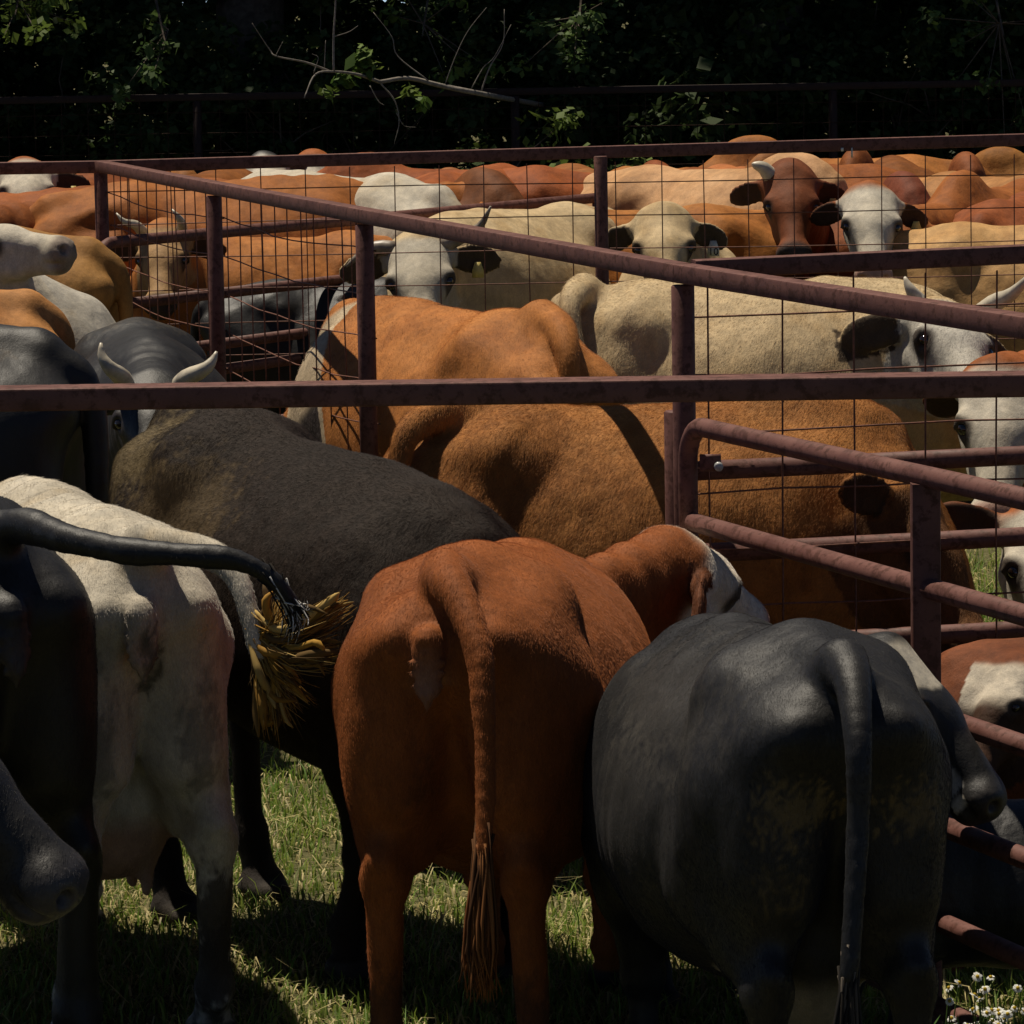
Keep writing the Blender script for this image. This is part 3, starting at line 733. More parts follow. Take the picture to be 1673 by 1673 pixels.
# perimeter fence in front of the trees, its shade put into darker paint and wire
K0, K1 = U(-300, 170, 213), U(2000, 128, 213); K0[2] = K1[2] = 1.76
ek = tag(empty('pipe_fence', (K0[0], K0[1], 0)), 'far mesh fence in deep shade at the foot of the trees', 'fence', g_f)
STEEL_KEEP = STEEL; STEEL = STEEL_SHADE
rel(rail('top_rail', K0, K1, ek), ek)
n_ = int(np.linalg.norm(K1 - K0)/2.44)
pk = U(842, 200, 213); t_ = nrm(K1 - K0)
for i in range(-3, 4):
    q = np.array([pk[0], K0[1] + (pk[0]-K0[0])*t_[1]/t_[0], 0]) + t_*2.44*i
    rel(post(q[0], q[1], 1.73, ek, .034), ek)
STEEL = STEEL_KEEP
WIRE_KEEP = WIRE; WIRE = WIRE_SHADE
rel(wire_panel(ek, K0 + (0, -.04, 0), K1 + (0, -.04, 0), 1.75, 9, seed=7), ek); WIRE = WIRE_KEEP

# two white paint drips on the rear rail
for i, (u, w_, h_) in enumerate(((1375, .012, .016), (1391, .008, .045))):
    q = U(u, 244 + 5*i, 355.6); q[1] = C0[1] + (q[0]-C0[0])/(BR[0]-C0[0])*(BR[1]-C0[1]) - TUBE/2 - .002
    b = MB(); b.bar(q - (0, 0, h_/2), q + (0, 0, h_/2), w_, .003, .001); rel(b.build('paint_drip', TAG_PALE, e), e)
# short hair of the coat: real strands rooted on the hide, lying down and back
def hair_material():
    m, t, b = mat('coat_hair_strand'); at = N(t, 'ShaderNodeAttribute', attribute_name='coat'); t.links.new(at.outputs['Color'], b.inputs['Base Color'])
    b.inputs['Roughness'].default_value = .5; b.inputs['Specular IOR Level'].default_value = .15; return m
HAIRM = hair_material()
def add_fuzz(o, V, Q, nr, c, spec, sc, hd, loc):
    cnt, ln, lift = spec
    rg = np.random.default_rng(len(V)); a, b_, d = V[Q[:, 0]], V[Q[:, 1]], V[Q[:, 3]]
    ar = np.linalg.norm(np.cross(b_ - a, d - a), axis=1); ctr = (a + V[Q[:, 2]])/2
    camL = (np.array([math.cos(hd)*(CAM[0]-loc[0]) + math.sin(hd)*(CAM[1]-loc[1]), -math.sin(hd)*(CAM[0]-loc[0]) + math.cos(hd)*(CAM[1]-loc[1]), CAM[2]]))/sc
    to = camL - ctr; to /= np.linalg.norm(to, axis=1)[:, None]; fn = nr[Q[:, 0]]
    w = ar*((fn*to).sum(1) > -.35)*(ctr[:, 2] > .12); w /= w.sum()
    q = rg.choice(len(Q), cnt, p=w); u = rg.random((cnt, 1)); v = rg.random((cnt, 1))
    P = (V[Q[q, 0]]*(1-u) + V[Q[q, 1]]*u)*(1-v) + (V[Q[q, 3]]*(1-u) + V[Q[q, 2]]*u)*v; n = nr[Q[q, 0]]
    flow = np.tile(np.array((-.55, 0, -.85)), (cnt, 1)) + (np.stack([vnoise(P, 5, 50+i, 2) for i in range(3)], 1) - .5)*(.25 if lift < .12 else .5 if ln < .015 else 1.0) + rg.normal(size=(cnt, 3))*(.05 if lift < .12 else .1 if ln < .015 else .2)
    flow -= (flow*n).sum(1)[:, None]*n; flow /= np.maximum(np.linalg.norm(flow, axis=1), 1e-6)[:, None]
    L_ = ln/sc*rg.lognormal(0, .25, cnt)[:, None]; lf = lift*rg.uniform(.5, 1.5, (cnt, 1))
    m = P + (flow*.5 + n*lf*.6)*L_; e = P + (flow*1.0 + n*lf*.75)*L_
    pts = np.stack([P - n*.001, m, e], 1).reshape(-1, 3).astype(np.float32)
    hc = bpy.data.hair_curves.new('coat_hair'); hc.add_curves([3]*cnt)
    hc.attributes['position'].data.foreach_set('vector', pts.ravel())
    r = np.tile(np.array((.0004, .0003, .00008) if ln > .011 else ((.00015, .00012, .00005) if lift < .12 else (.00024, .0002, .00006)), np.float32)/sc, cnt)
    ra = hc.attributes.get('radius') or hc.attributes.new('radius', 'FLOAT', 'POINT'); ra.data.foreach_set('value', r)
    col = np.ones((cnt, 4), np.float32); col[:, :3] = np.clip(c[Q[q, 0]]*rg.lognormal(.02, .16, (cnt, 1)), 0, 1)
    ca = hc.attributes.new('coat', 'FLOAT_COLOR', 'CURVE'); ca.data.foreach_set('color', col.ravel())
    hc.materials.append(HAIRM)
    h = bpy.data.objects.new('coat_hair', hc); COL.objects.link(h); h.parent = o; return h
OCHRE = (.26, .17, .05)
# ------------------------------------------------------------------ the animals
DUNG, DUST = (.075, .068, .052), (.24, .18, .09)
# foreground
make_cow('cow', 'black cow at the left edge seen from behind with its tail swung out sideways', 'black', (8, 872), 722, 122, 'tail', h=.011, fat=.35, vulva=1, wid=.92, fuzz=(60000, .008, .15), hs=1, lface=(10, -50),
         tail=[(4, 862, 722), (45, 858, 726), (110, 880, 735), (200, 899, 742), (300, 906, 745), (390, 916, 745), (450, 950, 744), (484, 995, 742)], tailr=.82,
         switch=(130, .16, [(.02, .018, .016), (.5, .48, .45), (.03, .025, .02)], .012, [(492, 985, 742), (488, 1010, 742), (478, 1030, 742), (494, 1000, 742), (470, 1045, 742)], 0), seed=1, group='cattle standing in the front pen')
ylw = [(.34, .19, .035), (.27, .145, .03), (.40, .27, .09), (.09, .055, .022), (.15, .09, .03)]
make_cow('cow', 'thin white cow seen from behind with dirty, shade-greyed thighs and a yellow clotted tail', 'white', (232, 888), 697, 110, 'tail', h=.0095, fat=.29, thin=.9, wid=.86, pitch=2, fuzz=(130000, .009, .25), vulva=1, udder=1.0, lpoll=(1.05, .05, 1.12), lface=(10, -60),
         tail=[(236, 890, 697), (290, 893, 702), (348, 908, 708), (388, 945, 712), (408, 1005, 714), (424, 1070, 715)], legs=(0, 0, (.02, .02), (-.02, 0)), ear=(-.4, .2),
         dirt_and_shade=[(-.75, .16, .18, (.16, .12, .17), (.045, .036, .028), .85), (-.75, -.16, .18, (.16, .12, .17), (.03, .024, .02), .9), (-.9, 0, .95, (.14, .05, .17), DUNG, .9), (-.88, .13, .75, (.14, .075, .2), (.15, .145, .13), .7), (-.88, -.13, .78, (.14, .08, .2), (.15, .145, .13), .7), (-.8, .15, 1.0, (.09, .06, .07), DUNG, .6), (-.78, .16, .36, (.15, .1, .14), (.09, .075, .055), .8), (-.78, -.16, .33, (.15, .1, .16), (.05, .04, .03), .9), (-.5, -.2, 1.2, (.05, .04, .03), (.3, .28, .26), .5)],  # grey thigh patches put shading into the coat; manure in the cleft, legs darker
         switch=(420, .2, ylw, .016, [(460, 985, 716), (470, 1000, 715), (560, 988, 722), (555, 1003, 722), (552, 1058, 722), (540, 1085, 722), (556, 1072, 722), (470, 1180, 716), (440, 1195, 716), (455, 1170, 716), (500, 1150, 716), (485, 1120, 718), (430, 1130, 716)], 44), seed=2, group='cattle standing in the front pen')
make_cow('cow', 'black cow lowering its muzzle into the picture at the bottom left corner', 'black', (-1480, 1010), 880, 6, 'hip', sc=1.0, h=.008, poll=(-160, 1128, 880), muz=(105, 1358, 886), smooth=1, fuzz=(60000, .009, .22), hs=.98, ear=(.2, .3), seed=3, muzcol=(.045, .042, .045), group='cattle standing in the front pen')
make_cow('bull', 'large dusty black-brown bull with its head hidden behind the red cow', 'black_brown', (385, 674), 606, -55, 'hip', h=.010, fat=.35, lpoll=(1.0, .1, .92), lface=(0, -60), pitch=8, tail='hang', material=COAT_ROUGH,
         dirt_and_shade=[(-.72, -.1, 1.22, (.30, .3, .15), DUST, .5), (-.35, -.25, 1.1, (.3, .2, .22), (.11, .075, .035), .6)], legs=(-.05, -.32, 0, .1), seed=4, cat='bull', group='cattle standing in the front pen', belly=-1, fuzz=(180000, .0105, .25))
make_cow('cow', 'fat red cow in the middle seen from behind with its white face turned right', 'red_white_face', (728, 940), 742, 80, 'tail', h=.0078, fat=.37, vulva=1, pitch=7, wid=1.16, fuzz=(230000, .009, .2), belly=.0, bony=.15, wrinkle=.45,
         poll=(1112, 880, 632), muz=(1252, 972, 606), face=24, hs=1.08, neck=.66, ear=(.75, .9), ear2=(1.2, .1), earlen=1.2, smooth=1,
         tail=[(726, 932, 737), (738, 957, 747), (760, 1002, 753), (783, 1070, 758), (791, 1170, 761), (794, 1290, 763), (788, 1390, 765)], tailr=.98, facecol=(.58, .52, .44), facecut=-.05,
         switch=(260, .34, [(.16, .06, .02), (.22, .09, .03), (.08, .035, .014)], .085, None), legs=(0, (-.02, -.02), (0, .02), (0, -.02)), dirt_and_shade=[(-.86, 0, .72, (.12, .12, .3), (.08, .04, .018), .6), (-.74, .16, .2, (.2, .14, .2), (.07, .03, .014), .75), (-.74, -.16, .2, (.2, .14, .2), (.07, .03, .014), .75)], seed=5, group='cattle standing in the front pen')  # darker patches between the thighs and towards the feet
make_cow('cow', 'broad black cow at the right seen from behind with ochre dirt on its rump', 'black', (1378, 1078), 832, 101, 'tail', h=.010, fat=.345, pitch=7, wid=1.05, bony=.3, fuzz=(240000, .008, .1), belly=.0, udder=1.0, vulva=0, lpoll=(1.0, .0, .85), lface=(0, -60),
         tail=[(1378, 1082, 832), (1395, 1125, 842), (1402, 1220, 850), (1402, 1340, 850), (1396, 1480, 852), (1385, 1600, 853)], tailr=1.0,
         switch=(160, .24, [(.02, .018, .016), (.12, .1, .08), (.03, .025, .02)], .09, None), dirt_and_shade=[(-.2, .2, 1.15, (.6, .3, .2), (.09, .08, .065), .22), (-.2, .4, .9, (.5, .2, .3), (.09, .08, .065), .2), (-.86, .12, 1.0, (.08, .17, .075), OCHRE, .34), (-.86, -.17, 1.0, (.08, .12, .07), OCHRE, .3), (-.88, .14, .82, (.07, .15, .08), OCHRE, .2)], white=[(-.40, .16, .42, (.16, .10, .10), (.4, .36, .3))], seed=6, group='cattle standing in the front pen')
make_cow('calf', 'black and white calf poking its head out beside the broad black cow at the gate', 'black', (1171, 1150), 670, -72, 'hip', sc=.60, h=.008, poll=(1474, 1060, 722), muz=(1664, 1282, 732), face=-6, hs=1.40, ear=(.9, .6), neck=.72, fat=.30,
         facefn=lambda cf, cl, cn, V, nz: [(sstep(.15 - cf + .05*(nz - .5), 0, .02), WHITE), (sstep(-.105 - cn + .06*(nz - .5), 0, .02)*(cf > .2)*(cf < .40), (.36, .35, .33)), (sstep(cf, .40, .42)*(np.abs(cl) > .045)*(cn < -.125)*(cf < .47), WHITE), (sstep(cf, .44, .45), (.02, .018, .018))], seed=7, group='calves by the front gate')
make_cow('calf', 'red-brown calf with a white forehead looking out from behind the gate', 'dark_red', (2000, 1085), 648, 176, 'hip', sc=.66, h=.008, poll=(1650, 1092, 655), muz=(1572, 1215, 664), face=-160, hs=.95, ear=(-.35, 1.3), facecol=(.46, .41, .34), facefn=lambda cf, cl, cn, V, nz: [(sstep(-.075 - cn + .05*(nz - .5), 0, .02)*(cf < .4), (.05, .022, .012)), (sstep(cf, .17, .24), (.05, .025, .015))], seed=8, group='calves by the front gate')
make_cow('calf', 'black calf standing in shade behind the lower pipes of the gate', 'black', (1795, 1330), 695, 186, 'hip', sc=.47, h=.012, seed=9, group='calves by the front gate', lpoll=(1.1, 0, 1.1))
# middle pen
make_cow('cow', 'black cow with pale upturned horns behind the nearest rail', 'black', (222, 528), 436, -82, 'hip', h=.011, fat=.36, poll=(250, 618, 492), muz=(245, 760, 508), face=-86, hs=1.0,
         horns=dict(pix=1, L=[(285, 628, 496), (305, 618, 498), (335, 603, 500), (348, 588, 500), (354, 574, 500)], R=[(215, 628, 496), (197, 615, 498), (178, 600, 500), (166, 580, 500), (165, 560, 500)], r=.036), ear=(.2, .2), seed=10, group='cattle standing in the middle pen', dirt_and_shade=[(-.5, 0, 1.25, (.2, .2, .1), (.08, .065, .045), .5)])
make_cow('cow', 'black cow with a brownish dusty back at the left edge behind the nearest rail', 'black', (-110, 524), 535, 172, 'hip', h=.0125, fat=.35, seed=11, group='cattle standing in the middle pen', dirt_and_shade=[(-.4, 0, 1.2, (.3, .3, .2), (.09, .06, .03), .6)], lpoll=(1.0, 0, .9), lface=(0, -60))
make_cow('cow', 'white cow raising its muzzle over the backs at the left edge', 'grey_white', (-260, 470), 392, 12, 'hip', sc=1.0, h=.010, smooth=1, muzcol=(.24, .20, .17), poll=(-52, 374, 392), muz=(148, 376, 398), hs=.98, dew=1.2, horns=dict(L=[(-.01, .16, .03), (.0, .2, .1), (.02, .2, .2)], R=None, r=.026), hornmat=HORN_DARK, ear=(.1, .2), seed=12, group='cattle standing in the middle pen')
make_cow('cow', 'tan cow with a smooth back below the raised white muzzle', 'light_orange', (-95, 466), 432, 186, 'hip', h=.0125, fat=.34, lpoll=(.95, 0, .8), lface=(0, -60), seed=13, group='cattle standing in the middle pen')
make_cow('cow', 'orange cow with a white poll standing in the gap of the diagonal fence', 'orange', (842, 517), 466, 121, 'hip', h=.010, fat=.36, bony=.3, poll=(553, 520, 436), muz=(520, 640, 442), face=-150, hs=1.05, ear=(.55, -.1), wrinkle=.8, facecol=(.45, .36, .25), facecut=-.02,
         eartag=(1, None, True), tail=[(885, 523, 468), (915, 540, 474), (926, 575, 477), (930, 620, 478), (930, 690, 478)], tailr=1.3, dirt_and_shade=[(-.45, .2, 1.0, (.1, .1, .07), (.1, .06, .025), .7)], fuzz=(70000, .011, .3), seed=14, group='cattle standing in the middle pen')
make_cow('bull', 'long brown bull with its tail to the left standing behind the gate post', 'brown', (830, 664), 566, -7, 'hip', h=.010, fat=.375, bony=.1, hump=.1, poll=(1500, 806, 580), muz=(1590, 960, 586), face=0, hs=1.0, ear=(.5, .2), tail=[(745, 674, 566), (715, 680, 569), (682, 695, 572), (660, 722, 574), (648, 790, 575)], tailr=1.3, seed=15, cat='bull', material=COAT_ROUGH, group='cattle standing in the middle pen', fuzz=(170000, .0105, .25), white=[(-.2, -.2, .62, (.05, .05, .08), CREAM)])
make_cow('cow', 'cream horned cow standing sideways behind the right-hand wire mesh', 'cream_grey', (1040, 467), 428, -6, 'hip', h=.0105, fat=.38, poll=(1548, 500, 440), muz=(1640, 655, 462), face=-45, hs=1.1, ear=(.55, .2), dew=1.5, wrinkle=.7,
         horns=dict(pix=1, L=[(1600, 492, 442), (1625, 495, 444), (1650, 483, 446), (1672, 462, 448), (1690, 440, 448)], R=[(1515, 500, 440), (1502, 495, 440), (1492, 480, 441), (1483, 465, 441), (1478, 452, 441)], r=.034), 
         dirt_and_shade=[(-.72, -.1, 1.0, (.2, .28, .15), (.17, .14, .08), .65), (.1, -.3, .8, (.5, .2, .2), (.4, .34, .24), .5)], tail=[(955, 474, 428), (938, 485, 432), (932, 505, 434), (940, 540, 435), (950, 590, 436)], tailr=1.2, fuzz=(70000, .011, .25), seed=16, group='cattle standing in the middle pen')
make_cow('cow', 'white-faced cow at the right whose forehead sits just under the nearest rail', 'red_white_face', (2290, 560), 450, 186, 'hip', sc=1.0, h=.010, poll=(1642, 604, 470), muz=(1636, 782, 480), face=-88, hs=1.22, ear=(1.15, .3), seed=17, group='cattle standing in the middle pen')
make_cow('cow', 'brown and white cow with a drooping furry ear behind the gate', 'red_white_face', (2420, 640), 545, 184, 'hip', sc=1.0, h=.009, poll=(1722, 836, 560), muz=(1736, 985, 572), face=-75, hs=1.1, ear=(.0, .0), earlen=1.05, seed=18, group='cattle standing in the middle pen')
# first row behind the rear fence
g_b = 'cattle crowded behind the rear fence'
make_cow('cow', 'cream cow with grey face, short dark horns and yellow ear tag behind the rail', 'cream_grey', (930, 336), 322, -128, 'hip', h=.0125, fat=.37, poll=(682, 392, 345), muz=(690, 522, 352), face=-95, hs=1.12, ear=(.35, .1), eartag=(1, None, False), facecol=(.44, .40, .33),
         horns=dict(L=[(.0, .16, -.01), (-.01, .24, .03), (-.03, .29, .11)], R=[(.0, .16, -.02), (.02, .23, -.04), (.05, .28, -.06)], r=.034), hornmat=HORN_DARK, seed=19, group=g_b)
make_cow('cow', 'cream cow with dark ears and an ear tag reading 10 behind the rear fence', 'cream', (1100, 352), 318, -88, 'hip', sc=1.02, h=.012, poll=(1082, 344, 343), muz=(1092, 495, 352), face=-92, hs=1.12, ear=(.55, .0), earlen=.9, eartag=(1, '10', True), seed=20, group=g_b)
make_cow('cow', 'red cow staring at the camera with dark drooping ears and one pale horn stub', 'dark_red', (1330, 285), 290, -95, 'hip', sc=1.1, h=.0115, poll=(1292, 280, 331), muz=(1300, 394, 336.5), face=-88, hs=.95, neck=.7, ear=(.6, .1), earlen=.95, horns=dict(L=None, R=[(.0, .13, .02), (.0, .17, .04), (.0, .185, .05)], r=.04), eartag=(1, None, False), hump=.4, seed=21, group=g_b)
make_cow('cow', 'red cow with a pure white face staring at the camera beside the dark red head', 'red_white_face', (1490, 320), 296, -100, 'hip', sc=1.0, h=.0115, poll=(1424, 310, 336), muz=(1432, 470, 345), face=-88, hs=1.12, neck=.75, ear=(.65, .1), earlen=.85, eartag=(1, None, False), seed=22, group=g_b)
make_cow('cow', 'sunlit tan cow standing sideways under the right-hand upper rail', 'tan', (1560, 370), 336, -8, 'hip', h=.0135, fat=.37, belly=.6, hump=.2, lpoll=(1.05, .2, .9), seed=23, group=g_b, dirt_and_shade=[(-.1, .3, .8, (.2, .2, .16), (.16, .1, .04), .6)])
make_cow('cow', 'horned red-brown cow looking through the mesh beside the left corner post', 'orange', (580, 384), 320, 198, 'hip', h=.0125, fat=.36, poll=(266, 372, 332), muz=(258, 482, 338), face=-92, hs=1.0, ear=(.5, .1), facecol=(.34, .21, .10), horns=dict(pix=1, L=[(285, 372, 332), (297, 366, 334), (291, 354, 335), (281, 342, 335)], R=[(245, 372, 332), (222, 368, 334), (203, 362, 335), (190, 348, 335)], r=.03), seed=24, group=g_b)
make_cow('cow', 'black cow in shade behind the swung gate left of the grey horned face', 'black', (440, 462), 336, 4, 'hip', h=.0125, fat=.36, poll=(628, 470, 338), muz=(650, 560, 342), seed=25, group=g_b)
# the herd behind
def herd(u, v, s, head, style, label, **kw):
    kw.setdefault('h', .0145); make_cow('cow', label, style, (u, v), s, head, kw.pop('anchor', 'hip'), group='herd filling the back pen', **kw)
herd(1052, 276, 300, -40, 'tan', 'tan cow with a dark-shaded neck right of the rear post', hump=.3, fat=.35, lpoll=(.9, .1, .75), lface=(0, -60), seed=30)
herd(1120, 282, 297, 8, 'red', 'red-brown cow with a rounded rump right of the tan cow', fat=.36, seed=31, lpoll=(1.0, 0, .95))
herd(1262, 266, 290, -150, 'orange', 'orange-red cow with a pointed hump behind the staring red head', anchor='withers', hump=.9, seed=32)
herd(1165, 340, 318, 196, 'orange', 'orange cow standing behind the cream tagged cow', fat=.37, seed=33, lpoll=(1.05, .2, 1.0))
herd(1398, 262, 278, -110, 'red', 'dark red cow showing only its hump above the white face', anchor='withers', hump=1.0, seed=34)
herd(1500, 258, 272, 176, 'orange', 'red cow whose back stands highest right of the white chips on the rail', hump=.6, seed=35)
herd(1622, 259, 270, 160, 'orange', 'orange cow touching the rear rail near the right edge', hump=.7, anchor='withers', seed=36)
herd(1545, 286, 292, -62, 'light_orange', 'long light orange cow behind the staring white face', fat=.38, seed=37)
herd(1590, 312, 310, 62, 'orange', 'orange cow with its back just above the tan cow', fat=.37, seed=38)
herd(1372, 326, 312, 118, 'red', 'red cow with its flank right behind the white face', fat=.36, seed=39)
herd(1680, 300, 305, -118, 'red', 'dark red cow cut by the right edge below the rear rail', fat=.36, hump=.4, seed=40)
herd(890, 277, 296, 176, 'red', 'long red cow with its back close under the rear rail left of the post', fat=.37, hump=.3, seed=41, lpoll=(1.1, 0, 1.0))
herd(648, 292, 314, 132, 'white', 'white cow showing its broad back behind the diagonal rail in the back pen', fat=.38, lpoll=(.95, .1, .75), lface=(0, -60), seed=42)
herd(440, 292, 262, -95, 'black_white_face', 'black cow with a white poll above the rear rail', sc=1.0, poll=(432, 258, 272), muz=(446, 312, 275), face=-85, seed=43)
herd(520, 282, 258, -90, 'red_white_face', 'red cow with a pale poll peeking above the rear rail', sc=1.0, poll=(510, 258, 270), muz=(512, 315, 272), face=-90, seed=44)
herd(440, 290, 300, 58, 'orange', 'orange cow below the white poll in the back pen', fat=.36, seed=45)
herd(655, 284, 286, 104, 'red', 'red cow behind the white ear left of the long red cow', fat=.36, seed=46)
herd(190, 302, 318, 14, 'orange', 'large orange cow behind the left corner post', fat=.38, seed=47, thin=.4)
herd(120, 312, 316, 186, 'red', 'large red cow at the left edge above the raised white muzzle', fat=.38, seed=48, thin=.4)
herd(25, 378, 372, 172, 'light_orange', 'orange cow standing behind the raised white muzzle', fat=.36, seed=49, lpoll=(1.05, -.2, 1.0))
herd(150, 288, 296, 84, 'red', 'red cow behind the white-faced head at the far left', fat=.35, seed=50)
herd(10, 290, 292, -100, 'red_white_face', 'white-faced red cow looking out at the far left edge', sc=1.0, poll=(42, 266, 303), muz=(48, 350, 309), face=-80, hs=1.15, eartag=(1, None, False), seed=51)
herd(352, 297, 302, -128, 'red', 'red cow crossing behind the horned cow at the corner', fat=.36, seed=52)
herd(780, 300, 270, -5, 'dark_red', 'dark red cow in the third row behind the long red cow', seed=53)
herd(1180, 276, 262, 12, 'red', 'red cow far back right of the rear post', seed=54)
herd(1440, 268, 258, -8, 'orange', 'far orange cow under the rear rail right of the dark hump', seed=55)
herd(260, 290, 268, 170, 'dark_red', 'far red cow behind the left corner post', seed=56)

for i_, (u_, v_, s_, hd_, st_, an_, hp_, lb_) in enumerate((
 (1075, 281, 276, -70, 'red', 'withers', .7, 'red cow whose hump rises between the tan cow and the rear post'),
 (1215, 280, 280, 96, 'orange', 'hip', 0, 'orange cow seen end-on left of the pointed orange-red hump'),
 (1330, 277, 270, -98, 'dark_red', 'withers', .8, 'dark red hump standing behind the head with the horn stub'),
 (1465, 272, 284, 86, 'red', 'hip', 0, 'red cow end-on behind the pure white face'),
 (1580, 270, 280, -84, 'red', 'withers', .8, 'red hump between the two highest orange backs at the right'),
 (1625, 334, 324, 70, 'red', 'hip', 0, 'red-brown cow directly behind the sunlit tan cow'),
 (1480, 300, 304, -75, 'dark_red', 'withers', .5, 'brown cow between the white face and the long light orange cow'),
 (720, 288, 306, 72, 'red', 'hip', 0, 'red-brown cow in front of the long red cow at its left'),
 (800, 296, 312, -58, 'dark_red', 'withers', .3, 'dark brown cow in the shade below the long red cow'),
 (960, 284, 286, 95, 'orange', 'hip', 0, 'orange cow end-on just left of the rear post'),
 (235, 296, 300, 66, 'red', 'hip', 0, 'red cow end-on right of the left corner post'),
 (300, 290, 280, -80, 'orange', 'withers', .6, 'orange hump behind the mesh of the diagonal fence'),
 (500, 296, 296, 76, 'red', 'hip', 0, 'red cow end-on under the pale poll in the back pen'),
 (95, 296, 282, -70, 'orange', 'withers', .5, 'orange hump behind the white-faced cow at the far left'))):
    herd(u_, v_, s_, hd_, st_, lb_, anchor=an_, hump=hp_, seed=70 + i_, lpoll=(.95, .15*(-1)**i_, .9), lface=(0, -55), fat=.35)
# ------------------------------------------------------------------ trees, shrubs, dead branch
def leaf_cloud(rg, centers, radii, per, size, cols, flat=.5):
    """leaf-sized folded faces around clump centres; returns V, F3, colour"""
    C = np.repeat(np.asarray(centers), per, 0); Rr = np.repeat(np.asarray(radii), per)
    k = len(C); d = rg.normal(size=(k, 3)); d /= np.linalg.norm(d, axis=1)[:, None]; r = Rr*rg.random(k)**.45
    p = C + d*r[:, None]*np.array((1, 1, .8))
    nrm_ = d*.6 + rg.normal(size=(k, 3))*.55 + np.array((0, 0, .7)); nrm_ /= np.linalg.norm(nrm_, axis=1)[:, None]
    a = np.cross(nrm_, rg.normal(size=(k, 3))); a /= np.maximum(np.linalg.norm(a, axis=1), 1e-6)[:, None]; b_ = np.cross(nrm_, a)
    s = size*rg.lognormal(0, .3, k)[:, None]; w = s*rg.uniform(.28, .45, (k, 1))
    V = np.stack([p - a*s*.5, p + b_*w - nrm_*w*.25, p + a*s*.55 - nrm_*s*.12, p - b_*w - nrm_*w*.25], 1).reshape(-1, 3)
    i = 4*np.arange(k); F3 = np.concatenate([np.stack([i, i+1, i+2], 1), np.stack([i, i+2, i+3], 1)])
    t = rg.random((k, 1)); hue = np.repeat(rg.random((len(centers), 1)), per, 0)
    c = (np.array(cols[0])*(1-hue) + np.array(cols[1])*hue)*(.7 + .6*t)
    return V, F3, np.repeat(c, 4, 0)
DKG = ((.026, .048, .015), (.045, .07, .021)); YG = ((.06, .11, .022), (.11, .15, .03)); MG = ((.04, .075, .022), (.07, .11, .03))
def limb(b, rg, p, d, L, r, depth, tips, n=5, droop=.0):
    pts = [np.array(p)]; d = nrm(d)
    for i in range(n):
        d = nrm(d + rg.normal(size=3)*.17 + np.array((0, 0, .05 - droop))); pts.append(pts[-1] + d*L/n)
    b.tube(pts, [r*(1 - .6*i/n) for i in range(n+1)], 7 if r > .03 else 5, False); tips.append(pts[-1]); tips.append(pts[n//2+1])
    if depth:
        for i in range(3):
            q = pts[2 + (i % (n-2))]; limb(b, rg, q, nrm(d + rg.normal(size=3)*.75), L*.6, r*.5, depth-1, tips, n, droop)
def tree(x, y, hgt, label, seed, cols, cr=2.3, low=1.2, lean=(0, 0), per=64, size=.13):
    rg = np.random.default_rng(seed); t = empty('broadleaf_tree', (x, y, 0)); tag(t, label, 'tree', 'trees along the far fence')
    b = MB(); tips = []; tr = hgt*.017 + .04
    pts = [np.array((0, 0, -.2))] + [np.array((lean[0]*i/6 + rg.normal()*.08, lean[1]*i/6 + rg.normal()*.08, hgt*.75*i/6)) for i in range(1, 7)]
    b.tube(pts, [tr*(1.25 - .75*i/6) for i in range(7)], 10, False)
    for i in range(13):
        h_ = rg.uniform(.2, 1.0); q = pts[1 + int(h_*4.99)]; az = rg.uniform(0, 2*np.pi)
        limb(b, rg, q, np.array((math.cos(az), math.sin(az), .25)), cr*rg.uniform(.5, .95), tr*.4, 1, tips)
    b.build('trunk', BARK, t)
    cs = [tp for tp in tips]; 
    for i in range(70): cs.append(np.array((rg.normal()*cr*.55, rg.normal()*cr*.55, rg.uniform(low, hgt))))
    cs = np.array(cs); cs[:, 2] = np.maximum(cs[:, 2], low); rad = rg.uniform(.3, .62, len(cs))
    V, F3, c = leaf_cloud(rg, cs, rad, per, size, cols); mesh_obj('crown', V, None, LEAF, t, False, c, F3); return t
def shrub(x, y, hgt, label, seed, cols, wid=.9, per=70, size=.085, ncl=16, name='shrub', group='undergrowth along the far fence'):
    rg = np.random.default_rng(seed); t = empty(name, (x, y, 0)); tag(t, label, 'shrub', group)
    b = MB(); tips = []
    for i in range(6):
        az = rg.uniform(0, 2*np.pi); limb(b, rg, np.array((rg.normal()*.05, rg.normal()*.05, 0)), np.array((math.cos(az)*.6, math.sin(az)*.6, 1)), hgt*rg.uniform(.6, .95), .016, 1, tips, 4)
    b.build('stem', BARK, t)
    cs = list(tips) + [np.array((rg.normal()*wid*.5, rg.normal()*wid*.4, rg.uniform(.15, 1)*hgt)) for _ in range(ncl)]
    rad = rg.uniform(.12, .3, len(cs)); V, F3, c = leaf_cloud(rg, cs, rad, per, size, cols); mesh_obj('foliage', V, None, LEAF, t, False, c, F3); return t
TL = ['leftmost dark tree of the wood edge with dense low foliage', 'dark tree left of the dead branch behind the far fence', 'dark tree behind the dead branch with dappled leaves',
      'dark tree above the bright green bush by the fence post', 'dense shaded tree in the middle right of the wood edge', 'dense shaded tree right of centre with bare twigs below',
      'rightmost tree of the wood edge with sunlit leaves at top right']
for i in range(7):
    tree(-7.2 + 2.4*i + (.4, -.3, .2, .5, -.2, .1, 0)[i], 34.8 + (i % 2)*1.3, 12 + (i*37 % 5)*.5, TL[i], 40+i, DKG, 3.0, 1.0, per=185, size=.105)
